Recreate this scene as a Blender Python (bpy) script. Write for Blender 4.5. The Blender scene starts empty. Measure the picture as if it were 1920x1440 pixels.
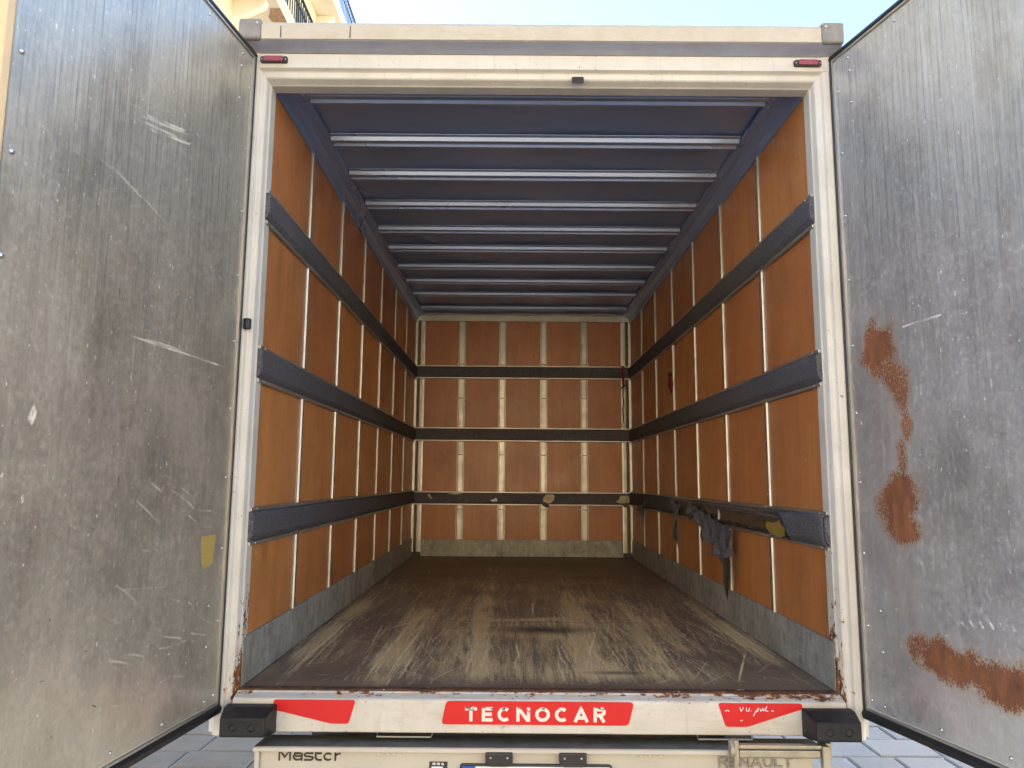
import bpy, bmesh, math, random
import numpy as np
from mathutils import Matrix, Vector

S = bpy.context.scene
COL = S.collection
RAD = math.radians
GZ = -0.95                      # ground level; z = 0 is the truck's load floor
random.seed(7)

# ------------------------------------------------------------------ camera
def make_camera():
    p, y, r = 0.1309, -0.0010, 0.0076
    fwd = Vector((math.sin(y)*math.cos(p), math.cos(y)*math.cos(p), math.sin(p)))
    right = Vector((math.cos(y), -math.sin(y), 0))
    up = right.cross(fwd)
    c, s = math.cos(r), math.sin(r)
    rt = c*right + s*up
    up2 = -s*right + c*up
    m = Matrix(((rt.x, up2.x, -fwd.x, -0.0962), (rt.y, up2.y, -fwd.y, -2.5767), (rt.z, up2.z, -fwd.z, 0.72), (0, 0, 0, 1)))
    cd = bpy.data.cameras.new('camera')
    cd.sensor_width = 36
    cd.lens = 36*1351.07/1920
    cd.clip_start = 0.05
    cd.clip_end = 2000
    o = bpy.data.objects.new('camera', cd)
    COL.objects.link(o)
    o.matrix_world = m
    S.camera = o
make_camera()

# ------------------------------------------------------------------ sky, sun, exposure
SUN_AZ, SUN_EL = RAD(-60), RAD(40)
W = bpy.data.worlds.new('World')
S.world = W
W.use_nodes = True
wn = W.node_tree.nodes
sky = wn.new('ShaderNodeTexSky')
sky.sky_type = 'NISHITA'
sky.sun_disc = False
sky.sun_elevation = SUN_EL
sky.sun_rotation = SUN_AZ
sky.ozone_density = 3.0
sky.air_density = 1.0
sky.dust_density = 0.1
W.node_tree.links.new(sky.outputs[0], wn['Background'].inputs[0])
wn['Background'].inputs[1].default_value = 0.06
sl = bpy.data.lights.new('sun', 'SUN')
sl.energy = 5.0
sl.angle = RAD(0.5)
sl.color = (1.0, 0.90, 0.76)
so = bpy.data.objects.new('sun', sl)
COL.objects.link(so)
sdir = Vector((math.sin(SUN_AZ)*math.cos(SUN_EL), math.cos(SUN_AZ)*math.cos(SUN_EL), math.sin(SUN_EL)))
so.rotation_euler = sdir.to_track_quat('Z', 'Y').to_euler()
so.location = sdir*40
S.view_settings.view_transform = 'Standard'
S.view_settings.look = 'None'
S.view_settings.gamma = 1
S.view_settings.use_curve_mapping = False
S.view_settings.exposure = 3.58
S.view_settings.use_white_balance = True
S.view_settings.white_balance_temperature = 6750
S.view_settings.white_balance_tint = 10
S.render.engine = 'CYCLES'
S.cycles.max_bounces = 8
S.cycles.diffuse_bounces = 6
S.cycles.glossy_bounces = 5
S.cycles.use_denoising = True
S.cycles.blur_glossy = 1.0
S.cycles.sample_clamp_indirect = 8
S.cycles.caustics_reflective = True

# ------------------------------------------------------------------ node helper
class NT:
    def __init__(self, name):
        self.m = bpy.data.materials.new(name)
        self.m.use_nodes = True
        self.t = self.m.node_tree
        self.b = self.t.nodes['Principled BSDF']
    def set(self, sock, v):
        if isinstance(v, bpy.types.NodeSocket):
            self.t.links.new(v, sock)
        elif isinstance(v, (tuple, list)) and len(v) == 3 and sock.type == 'RGBA':
            sock.default_value = (*v, 1)
        else:
            sock.default_value = v
    def n(self, typ, out=0, props=None, **inp):
        nd = self.t.nodes.new(typ)
        for k, v in (props or {}).items():
            setattr(nd, k, v)
        for k, v in inp.items():
            s = nd.inputs[int(k[1:])] if k[0] == 'i' and k[1:].isdigit() else nd.inputs[k.replace('_', ' ')]
            self.set(s, v)
        return nd.outputs[out]
    def p(self, **kw):
        for k, v in kw.items():
            self.set(self.b.inputs[k.replace('_', ' ')], v)
        return self
    def math(self, op, a, b=0.0, clamp=False):
        return self.n('ShaderNodeMath', props={'operation': op, 'use_clamp': clamp}, i0=a, i1=b)
    def mix(self, f, a, b):
        nd = self.t.nodes.new('ShaderNodeMix')
        nd.data_type = 'RGBA'
        self.set(nd.inputs[0], f)
        self.set(nd.inputs[6], a)
        self.set(nd.inputs[7], b)
        return nd.outputs[2]
    def rng(self, v, a, b, c=0.0, d=1.0):
        return self.n('ShaderNodeMapRange', props={'clamp': True}, i0=v, i1=a, i2=b, i3=c, i4=d)
    def pos(self):
        return self.n('ShaderNodeNewGeometry', 0)
    def obj(self):
        return self.n('ShaderNodeTexCoord', 3)
    def rand(self):
        return self.n('ShaderNodeObjectInfo', 5)
    def sc(self, v, s, loc=(0, 0, 0), rot=(0, 0, 0)):
        return self.n('ShaderNodeMapping', i0=v, i1=loc, i2=rot, i3=s)
    def noise(self, v, scale, detail=4, rough=.55, dist=0.0):
        return self.n('ShaderNodeTexNoise', 0, i0=v, Scale=scale, Detail=detail, Roughness=rough, Distortion=dist)
    def bump(self, h, strength=.3, dist=.01):
        return self.n('ShaderNodeBump', Strength=strength, Distance=dist, Height=h)
    def xyz(self, v):
        nd = self.t.nodes.new('ShaderNodeSeparateXYZ')
        self.t.links.new(v, nd.inputs[0])
        return nd.outputs
    def attr(self, name):
        nd = self.t.nodes.new('ShaderNodeAttribute')
        nd.attribute_name = name
        s = self.t.nodes.new('ShaderNodeSeparateColor')
        self.t.links.new(nd.outputs['Color'], s.inputs[0])
        return s.outputs

MT = {}
def simple(name, col, rough=.5, metal=0.0, var=.12, nscale=30, bump=0.0, bscale=200, spec=.5):
    m = NT(name)
    P = m.pos()
    f = m.noise(P, nscale, 5, .6)
    c0 = tuple(c*(1-var) for c in col)
    c1 = tuple(min(1, c*(1+var)) for c in col)
    m.p(Base_Color=m.mix(m.rng(f, .3, .7), c0, c1), Roughness=m.rng(m.noise(P, nscale*2.3, 3), .3, .7, rough*.85, min(1, rough*1.15)), Metallic=metal)
    m.b.inputs['Specular IOR Level'].default_value = spec
    if bump:
        m.p(Normal=m.bump(m.noise(P, bscale, 3), bump, .002))
    MT[name] = m.m
    return m

RUST_A, RUST_B = (.045, .018, .010), (.30, .11, .028)

def mat_paint():
    m = NT('white_paint')
    P = m.pos()
    x, y, z = m.xyz(P)
    base = m.mix(m.rng(m.noise(P, 5, 5, .6), .3, .75), (.50, .482, .435), (.61, .597, .545))
    drip = m.noise(m.sc(P, (60, 60, 3)), 1, 4, .6)
    base = m.mix(m.rng(drip, .58, .8, 0, .45), base, (.33, .28, .20))
    # small dark chips
    chip = m.rng(m.noise(m.sc(P, (1, 1, .8)), 80, 4, .65), .665, .685)
    chip = m.math('MULTIPLY', chip, m.rng(m.noise(P, 7, 3), .45, .6))
    base = m.mix(chip, base, (.07, .045, .035))
    sill = m.math('MULTIPLY', m.math('LESS_THAN', y, -.05), m.math('LESS_THAN', z, -.012))
    ch2 = m.math('MULTIPLY', m.rng(m.noise(m.sc(P, (.8, 1, 1.2)), 55, 5, .72), .635, .66), m.rng(m.noise(P, 6, 3), .42, .58))
    base = m.mix(m.math('MULTIPLY', m.math('MULTIPLY', ch2, sill), .85), base, (.09, .06, .045))
    sm = m.rng(m.noise(m.sc(P, (2, 1, 7)), 3, 6, .7), .48, .7, 0, .45)
    base = m.mix(m.math('MULTIPLY', sm, sill), base, (.34, .29, .21))
    run = m.math('MULTIPLY', m.rng(m.noise(m.sc(P, (45, 1, 2)), 1, 3, .6), .62, .74), m.rng(z, -.12, -.02, .1, .6))
    base = m.mix(m.math('MULTIPLY', run, sill), base, (.50, .30, .10))
    # rust along the lower inner edges of the posts and on the sill's lip
    ax = m.math('ABSOLUTE', x)
    low = m.rng(z, .75, -.04)
    low = m.math('POWER', low, 1.6)
    edge = m.rng(ax, 1.052, 1.022)
    fz = m.math('ADD', m.noise(m.sc(P, (1, 1, .5)), 60, 6, .7), m.math('MULTIPLY', m.noise(P, 9, 3), .35))
    a = m.math('MULTIPLY', m.math('MULTIPLY', m.math('MULTIPLY', low, edge), m.math('LESS_THAN', y, .08)), m.math('GREATER_THAN', ax, 1.0238))
    r1 = m.rng(m.math('ADD', fz, m.math('MULTIPLY', a, .46)), .905, .95)
    r1 = m.math('MULTIPLY', r1, m.math('GREATER_THAN', a, .02))
    lip = m.math('MULTIPLY', m.rng(z, -.019, -.003), m.math('LESS_THAN', z, .02))
    mid = m.rng(m.noise(m.sc(P, (1, 1, 1)), 1.9, 2), .38, .62, .35, 1)
    lip = m.math('MULTIPLY', m.math('MULTIPLY', lip, mid), m.math('LESS_THAN', ax, 1.06))
    r2 = m.rng(m.math('ADD', m.math('ADD', m.noise(m.sc(P, (.6, 1, 1)), 50, 6, .7), m.math('MULTIPLY', m.noise(m.sc(P, (1, 0, 0)), 6, 3), .3)), m.math('MULTIPLY', lip, .34)), .90, .95)
    r2 = m.math('MULTIPLY', r2, m.math('GREATER_THAN', lip, .02))
    rust = m.math('MAXIMUM', r1, r2)
    halo = m.math('MULTIPLY', m.math('MAXIMUM', a, lip), m.rng(m.noise(P, 26, 4), .45, .7))
    base = m.mix(m.math('MULTIPLY', halo, .75), base, (.60, .33, .08))
    base = m.mix(rust, base, m.mix(m.rng(m.noise(P, 70, 4), .35, .7), RUST_A, RUST_B))
    m.p(Base_Color=base, Roughness=m.math('ADD', m.rng(m.noise(P, 14, 3), .3, .7, .30, .45), m.math('MULTIPLY', rust, .4)), Normal=m.bump(m.math('SUBTRACT', m.math('MULTIPLY', m.noise(P, 220, 2), .3), m.math('ADD', rust, chip)), .25, .002))
    MT['white_paint'] = m.m
mat_paint()

def mat_wood(name='wood_panel', A=(.44, .170, .052), Bc=(.55, .245, .082), Cc=(.31, .115, .040), D=(.36, .115, .042)):
    m = NT(name)
    P = m.pos()
    rd = m.rand()
    off = m.n('ShaderNodeCombineXYZ', X=m.math('MULTIPLY', rd, 31), Y=m.math('MULTIPLY', rd, 17), Z=m.math('MULTIPLY', rd, 7))
    Q = m.n('ShaderNodeVectorMath', props={'operation': 'ADD'}, i0=P, i1=off)
    grain = m.noise(m.sc(Q, (150, 150, 2.2)), 1, 5, .65, .3)
    band = m.noise(m.sc(Q, (22, 22, .7)), 1, 3, .5, .6)
    c = m.mix(m.rng(band, .25, .75), A, Bc)
    c = m.mix(m.rng(grain, .36, .70, 0, .5), c, Cc)
    c = m.mix(m.rng(rd, 0, .5, .45, 0), c, D)
    c = m.mix(m.rng(rd, .5, 1, 0, .35), c, tuple(min(1, v*1.25) for v in Bc))
    c = m.mix(m.rng(m.noise(Q, 1.7, 5, .65), .45, .7, 0, .4), c, tuple(v*.75 for v in Cc))
    sc = m.noise(m.sc(Q, (22, 22, 60), rot=(.3, .2, .1)), 1, 4, .7)
    scr = m.math('MULTIPLY', m.rng(sc, .66, .70), m.rng(m.noise(Q, 3.5, 3), .50, .62))
    c = m.mix(m.rng(m.noise(m.sc(Q, (1, 1, .35)), 7, 6, .7), .50, .70, 0, .4), c, tuple(v*.55 for v in Cc))
    c = m.mix(m.math('MULTIPLY', scr, .8), c, (.72, .52, .32))
    dk = m.math('MULTIPLY', m.rng(m.noise(m.sc(Q, (24, 24, 9)), 1, 4, .6), .68, .72), m.rng(m.noise(Q, 2.1, 2), .5, .62))
    c = m.mix(m.math('MULTIPLY', dk, .8), c, (.05, .022, .014))
    m.p(Base_Color=c, Roughness=m.rng(m.noise(Q, 6, 4), .3, .7, .34, .48), Normal=m.bump(grain, .12, .002))
    MT[name] = m.m
mat_wood()
mat_wood('bulkhead_wood', (.43, .178, .078), (.50, .225, .105), (.34, .135, .06), (.38, .14, .065))

def mat_felt():
    m = NT('felt')
    P = m.pos()
    f = m.noise(P, 150, 4, .75)
    g = m.noise(P, 38, 5, .7)
    c = m.mix(m.rng(f, .38, .62), (.042, .042, .050), (.18, .175, .19))
    c = m.mix(m.rng(g, .52, .75, 0, .5), c, (.17, .16, .16))
    c = m.mix(m.rng(m.noise(P, 2.2, 3), .3, .7, 0, .4), c, (.07, .07, .082))
    m.p(Base_Color=c, Roughness=.95, Normal=m.bump(f, .8, .006))
    m.b.inputs['Specular IOR Level'].default_value = .2
    MT['felt'] = m.m
mat_felt()

def mat_alu(name, col, rough, streak=(3, 3, 90), dirt=.3, dcol=(.20, .18, .15), metal=.9, bump=.05):
    m = NT(name)
    P = m.pos()
    s = m.noise(m.sc(P, streak), 1, 4, .6)
    g = m.noise(P, 11, 5, .6)
    c = m.mix(m.rng(s, .3, .7), tuple(v*.86 for v in col), col)
    d = m.rng(g, .44, .68, 0, dirt)
    c = m.mix(d, c, dcol)
    m.p(Base_Color=c, Metallic=m.math('SUBTRACT', metal, m.math('MULTIPLY', d, .6)), Roughness=m.rng(s, .25, .75, rough*.8, rough*1.25), Normal=m.bump(s, bump, .002))
    MT[name] = m.m
mat_alu('aluminium', (.50, .49, .46), .42, (80, 80, 2))
mat_alu('aluminium_bar', (.52, .51, .485), .46, (60, 3, 60))
mat_alu('ceiling_sheet', (.33, .43, .66), .30, (.6, .4, .4), .0, (.18, .23, .38), .5, 0)  # blue tint stands in for sky glare over the ceiling
mat_alu('rib_metal', (.44, .52, .68), .30, (.8, .5, .5), .0, (.3, .3, .35), .7, 0)
mat_alu('edge_metal', (.74, .72, .68), .30, (3, 60, 2), .1, (.4, .36, .3), .8)
mat_alu('stud_metal', (.50, .485, .45), .40, (60, 60, 2), .5, (.28, .26, .23), .85)
mat_alu('galvanised', (.42, .425, .41), .55, (7, 7, 20), .75, (.17, .17, .15), .4)
mat_alu('trim_metal', (.50, .455, .37), .55, (40, 90, 90), .6, (.36, .31, .22), .25)
mat_alu('step_metal', (.46, .43, .34), .5, (8, 30, 30), .5, (.16, .13, .09), .7)
mat_alu('screw_metal', (.60, .60, .60), .3, (30, 30, 30), .2)

def mat_door(name, warm):
    m = NT(name)
    O = m.obj()
    a = m.attr('mask')
    xx, yy, zz = m.xyz(O)
    s1 = m.noise(m.sc(O, (48, 1, 1.1)), 1, 6, .7, .4)
    s2 = m.noise(m.sc(O, (190, 1, 16)), 1, 4, .7)
    g = m.noise(O, 2.6, 7, .66)
    g2 = m.noise(m.sc(O, (1, 1, .75), loc=(7, 0, 3)), 9, 6, .7)
    sp = m.noise(m.sc(O, (1, 1, .6)), 75, 5, .75)
    dk, lt, hz = ((.36, .345, .295), (.60, .575, .495), (.70, .66, .56)) if warm else ((.42, .43, .435), (.66, .675, .685), (.75, .755, .75))
    up = m.rng(zz, .6, 1.6, .25, .75)
    mixv = m.math('ADD', m.math('MULTIPLY', m.math('ADD', m.math('MULTIPLY', s1, .6), m.math('MULTIPLY', s2, .4)), up), m.math('MULTIPLY', m.math('ADD', m.math('MULTIPLY', g, .6), m.math('MULTIPLY', g2, .4)), m.math('SUBTRACT', 1.0, up)))
    c = m.mix(m.rng(mixv, .30, .68), dk, lt)
    c = m.mix(m.rng(sp, .52, .70, 0, .32), c, hz)
    c = m.mix(m.rng(sp, .46, .32, 0, .3), c, tuple(v*.7 for v in dk))
    drk = m.rng(m.noise(m.sc(O, (1.1, 1, .6), loc=(3, 0, 1)), 2.2, 7, .68), .47, .66, 0, .62)
    c = m.mix(drk, c, tuple(v*.62 for v in dk))
    c = m.mix(m.rng(g2, .50, .70, 0, .28), c, hz)
    c = m.mix(m.rng(m.noise(m.sc(O, (1, 1, .55), loc=(1, 0, 6)), 6.5, 6, .72), .55, .75, 0, .28), c, tuple(v*.55 for v in dk))
    sp2 = m.rng(m.noise(m.sc(O, (1, 1, .45), loc=(5, 0, 2)), 95, 3, .65), .655, .70)
    c = m.mix(m.math('MULTIPLY', sp2, .85), c, (.86, .80, .67) if warm else (.88, .88, .84))
    s3 = m.noise(m.sc(O, (120, 1, 2.2), loc=(2, 0, 4)), 1, 5, .7, .2)
    upp = m.rng(zz, .9, 1.7, .15, 1)
    c = m.mix(m.math('MULTIPLY', m.rng(s3, .54, .68, 0, .55), upp), c, hz)
    c = m.mix(m.math('MULTIPLY', m.rng(s3, .46, .33, 0, .6), upp), c, tuple(v*.5 for v in dk))
    # scratches (green channel) and black marks (blue channel)
    scr = m.rng(a[1], .12, .7)
    c = m.mix(m.math('MULTIPLY', scr, .6), c, (.88, .82, .68) if warm else (.90, .90, .86))
    blk = m.rng(m.math('ADD', a[2], m.math('MULTIPLY', m.math('SUBTRACT', sp, .5), .9)), .42, .62)
    c = m.mix(m.math('MULTIPLY', blk, .7), c, (.05, .042, .034))
    # rust / glue (red channel)
    fine = m.noise(m.sc(O, (1, 1, .7)), 140, 5, .8)
    rv = m.math('ADD', a[0], m.math('MULTIPLY', m.math('SUBTRACT', fine, .5), 2.3))
    rust = m.math('MULTIPLY', m.rng(rv, .53, .64), m.math('GREATER_THAN', a[0], .03))
    if warm:
        rc = m.mix(m.rng(fine, .3, .7), (.30, .23, .06), (.42, .33, .10))
    else:
        rc = m.mix(m.rng(m.noise(m.sc(O, (1, 1, .4)), 24, 5, .7), .3, .72), (.105, .038, .018), (.29, .108, .042))
        rc = m.mix(m.rng(fine, .5, .72, 0, .6), rc, (.09, .028, .014))
        c = m.mix(m.rng(a[0], .02, .40, 0, .5), c, (.58, .53, .46))
        c = m.mix(m.rng(a[0], .25, .6, 0, .55), c, (.42, .25, .13))
    c = m.mix(rust, c, rc)
    met = m.math('SUBTRACT', .64 if warm else .70, m.math('MULTIPLY', m.math('ADD', m.math('ADD', m.math('ADD', rust, blk), m.math('ADD', scr, sp2)), m.rng(sp, .52, .66, 0, .4)), .72), True)
    ro = m.math('ADD', m.rng(m.math('ADD', s1, m.math('MULTIPLY', g, .7)), .6, 1.1, .27, .46), m.math('MULTIPLY', rust, .4))
    h = m.math('ADD', m.math('MULTIPLY', s1, .6), m.math('MULTIPLY', s2, .5))
    m.p(Base_Color=c, Metallic=met, Roughness=ro, Normal=m.bump(h, .035, .008))
    MT[name] = m.m
mat_door('door_sheet_warm', True)
mat_door('door_sheet_cool', False)

def mat_floor():
    m = NT('floor_board')
    O = m.obj()
    a = m.attr('mask')
    gr = m.noise(m.sc(O, (4, 130, 1)), 1, 5, .65)
    g = m.noise(O, 3.5, 6, .62)
    fn = m.noise(O, 170, 3, .7)
    c = m.mix(m.rng(g, .3, .7), (.10, .066, .045), (.20, .138, .095))
    c = m.mix(m.rng(gr, .42, .72, 0, .5), c, (.23, .18, .135))
    dust = m.math('MULTIPLY', m.rng(m.noise(O, 2.0, 5), .35, .7), m.rng(fn, .4, .7))
    c = m.mix(m.math('MULTIPLY', dust, .35), c, (.34, .275, .19))
    sn = m.noise(m.sc(O, (240, 4.5, 1), rot=(0, 0, .03)), 1, 5, .7)
    sn2 = m.noise(m.sc(O, (110, 28, 1), rot=(0, 0, -.2)), 1, 5, .7)
    tx = m.math('ADD', m.math('ADD', m.math('MULTIPLY', sn, .55), m.math('MULTIPLY', sn2, .3)), m.math('MULTIPLY', fn, .15))
    wv = m.math('ADD', a[0], m.math('MULTIPLY', m.math('SUBTRACT', tx, .5), 2.4))
    w = m.rng(wv, .25, .72, 0, .85)
    w = m.math('MULTIPLY', w, m.rng(a[0], .01, .1))
    c = m.mix(w, c, (.62, .47, .23))
    c = m.mix(m.rng(a[1], .06, .55, 0, .95), c, (.74, .61, .38))
    c = m.mix(m.rng(a[2], .1, .9, 0, .85), c, (.018, .015, .015))
    m.p(Base_Color=c, Roughness=m.math('ADD', m.rng(g, .3, .7, .44, .6), m.math('MULTIPLY', w, .2)), Normal=m.bump(m.math('ADD', gr, m.math('MULTIPLY', fn, .5)), .18, .003))
    MT['floor_board'] = m.m
mat_floor()

def mat_stone():
    m = NT('paving_stone')
    P = m.pos()
    rd = m.rand()
    g = m.noise(P, 6, 5, .6)
    f = m.noise(P, 90, 4, .7)
    c = m.mix(m.rng(g, .3, .7), (.22, .205, .18), (.33, .305, .27))
    c = m.mix(m.rng(rd, 0, 1, 0, .45), c, (.39, .365, .325))
    c = m.mix(m.rng(f, .5, .75, 0, .4), c, (.13, .13, .135))
    m.p(Base_Color=c, Roughness=m.rng(g, .3, .7, .5, .75), Normal=m.bump(m.math('ADD', f, m.math('MULTIPLY', g, 2)), .45, .006))
    MT['paving_stone'] = m.m
mat_stone()
def mat_ground():
    m = NT('ground_stone')
    P = m.pos()
    bt = m.t.nodes.new('ShaderNodeTexBrick')
    m.set(bt.inputs['Vector'], P)
    bt.inputs['Scale'].default_value = 1
    bt.inputs['Brick Width'].default_value = .36
    bt.inputs['Row Height'].default_value = .28
    bt.inputs['Mortar Size'].default_value = .008
    bt.inputs['Color1'].default_value = (.19, .182, .168, 1)
    bt.inputs['Color2'].default_value = (.25, .24, .222, 1)
    bt.inputs['Mortar'].default_value = (.24, .23, .22, 1)
    c = m.mix(m.rng(m.noise(P, 30, 5, .7), .4, .7, 0, .5), bt.outputs[0], (.11, .107, .10))
    m.p(Base_Color=c, Roughness=.75, Normal=m.bump(m.noise(P, 40, 4), .3, .01))
    MT['ground_stone'] = m.m
mat_ground()
def mat_kick():
    m = NT('kick_metal')
    P = m.pos()
    g = m.noise(P, 4, 6, .68)
    f = m.noise(m.sc(P, (1, 1, .5)), 28, 6, .72)
    h = m.noise(m.sc(P, (6, 6, 160), rot=(.05, .04, 0)), 1, 4, .7)
    c = m.mix(m.rng(g, .3, .7), (.24, .25, .235), (.42, .425, .40))
    c = m.mix(m.rng(f, .50, .68, 0, .65), c, (.12, .12, .105))
    c = m.mix(m.rng(f, .44, .34, 0, .4), c, (.50, .50, .46))
    c = m.mix(m.rng(h, .60, .70, 0, .6), c, (.60, .59, .54))
    c = m.mix(m.rng(m.noise(P, 2.3, 4), .52, .66, 0, .35), c, (.20, .22, .15))
    m.p(Base_Color=c, Roughness=m.rng(f, .3, .7, .45, .7), Metallic=.25, Normal=m.bump(f, .15, .004))
    MT['kick_metal'] = m.m
mat_kick()
simple('mortar', (.55, .54, .52), .9, 0, .2, 14, .5, 120)

def mat_plaster(name, c0, c1, peel=True):
    m = NT(name)
    P = m.pos()
    g = m.noise(P, .8, 6, .6)
    st = m.noise(m.sc(P, (4, 4, .4)), 1, 5, .6)
    c = m.mix(m.rng(g, .3, .7), c0, c1)
    c = m.mix(m.rng(st, .55, .8, 0, .35), c, tuple(v*.6 for v in c0))
    m.p(Base_Color=c, Roughness=.9, Normal=m.bump(m.noise(P, 25, 5), .3, .01))
    MT[name] = m.m
mat_plaster('plaster_yellow', (.56, .44, .27), (.64, .52, .34))
mat_plaster('plaster_cream', (.62, .47, .27), (.72, .57, .36))
mat_plaster('plaster_light', (.66, .60, .48), (.74, .68, .56))
simple('bare_plaster', (.36, .22, .14), .95, 0, .3, 9, .6, 30)
simple('stone_trim', (.55, .46, .33), .85, 0, .15, 6, .3, 50)
simple('iron', (.02, .02, .022), .8, 0, .2, 30)
simple('shutter', (.10, .14, .11), .6, 0, .2, 12)
simple('window_glass', (.02, .025, .03), .06, 0, .1, 3, spec=.9)
simple('black_rubber', (.007, .0075, .010), .55, 0, .35, 18, .25, 60)
simple('seal_rubber', (.012, .012, .013), .5, 0, .3, 25)
simple('black_plastic', (.022, .022, .024), .45, 0, .25, 30)
simple('grey_plastic', (.20, .19, .18), .6, 0, .18, 30, .1)
simple('red_lens', (.26, .05, .07), .25, 0, .2, 60)
simple('red_strap', (.16, .008, .02), .8, 0, .3, 60)
simple('rope', (.03, .012, .016), .9, 0, .3, 60)
simple('brown_board', (.055, .042, .028), .30, 0, .35, 9, .1, 40)
simple('yellow_glue', (.27, .19, .045), .45, 0, .3, 25, .3)
simple('torn_backing', (.56, .50, .37), .8, 0, .25, 20, .2)
simple('edge_warm_reflection', (.60, .45, .27), .5, 0, .1, 6)  # warm reflected light painted as tan on the doors' free edges
simple('drip_grey', (.31, .33, .42), .4, .2, .1, 8)  # blue-grey puts the shade below the roof trim into the drip's colour
simple('panel_shaded_dirt', (.11, .10, .082), .7, 0, .3, 12, .1)  # shade beneath the sill, along with dirt, put into the shelf's colour
simple('panel_paint', (.44, .42, .36), .5, 0, .08, 5, .05, 60)
simple('badge_dark', (.045, .04, .036), .35, .3, .3, 60)
simple('badge_chrome', (.30, .28, .25), .35, .6, .35, 120)
simple('plate_white', (.72, .74, .76), .4, 0, .05, 20)
simple('plate_blue', (.02, .09, .42), .4, 0, .1, 20)
simple('underbody', (.02, .02, .02), .7, 0, .4, 12)
simple('tyre', (.025, .025, .026), .85, 0, .3, 20, .3)
simple('wheel_steel', (.25, .25, .25), .5, .4, .3, 10)
simple('box_white', (.66, .66, .64), .4, 0, .08, 4)
simple('roof_tile', (.34, .15, .08), .9, 0, .3, 4)

def mat_sticker():
    m = NT('red_reflective')
    P = m.pos()
    hx = m.t.nodes.new('ShaderNodeTexVoronoi')
    m.set(hx.inputs['Vector'], P)
    hx.inputs['Scale'].default_value = 180
    c = m.mix(m.rng(hx.outputs[0], .1, .6, 0, .3), (.60, .010, .012), (.45, .006, .008))
    scr = m.math('MULTIPLY', m.rng(m.noise(m.sc(P, (25, 1, 60), rot=(0, .5, 0)), 1, 4, .7), .70, .73), m.rng(m.noise(P, 9, 2), .46, .6))
    c = m.mix(m.math('MULTIPLY', scr, .85), c, (.72, .60, .52))
    m.p(Base_Color=c, Roughness=.35)
    MT['red_reflective'] = m.m
    m = NT('sticker_white')
    P = m.pos()
    z = m.xyz(P)[2]
    top = m.rng(z, -.056, -.034)
    ch = m.rng(m.math('ADD', m.noise(m.sc(P, (1, 1, 1.5)), 95, 4, .7), m.math('MULTIPLY', top, .18)), .66, .69)
    c = m.mix(m.math('MULTIPLY', ch, .92), (.72, .66, .60), (.04, .03, .025))
    m.p(Base_Color=c, Roughness=.5)
    MT['sticker_white'] = m.m
mat_sticker()

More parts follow.
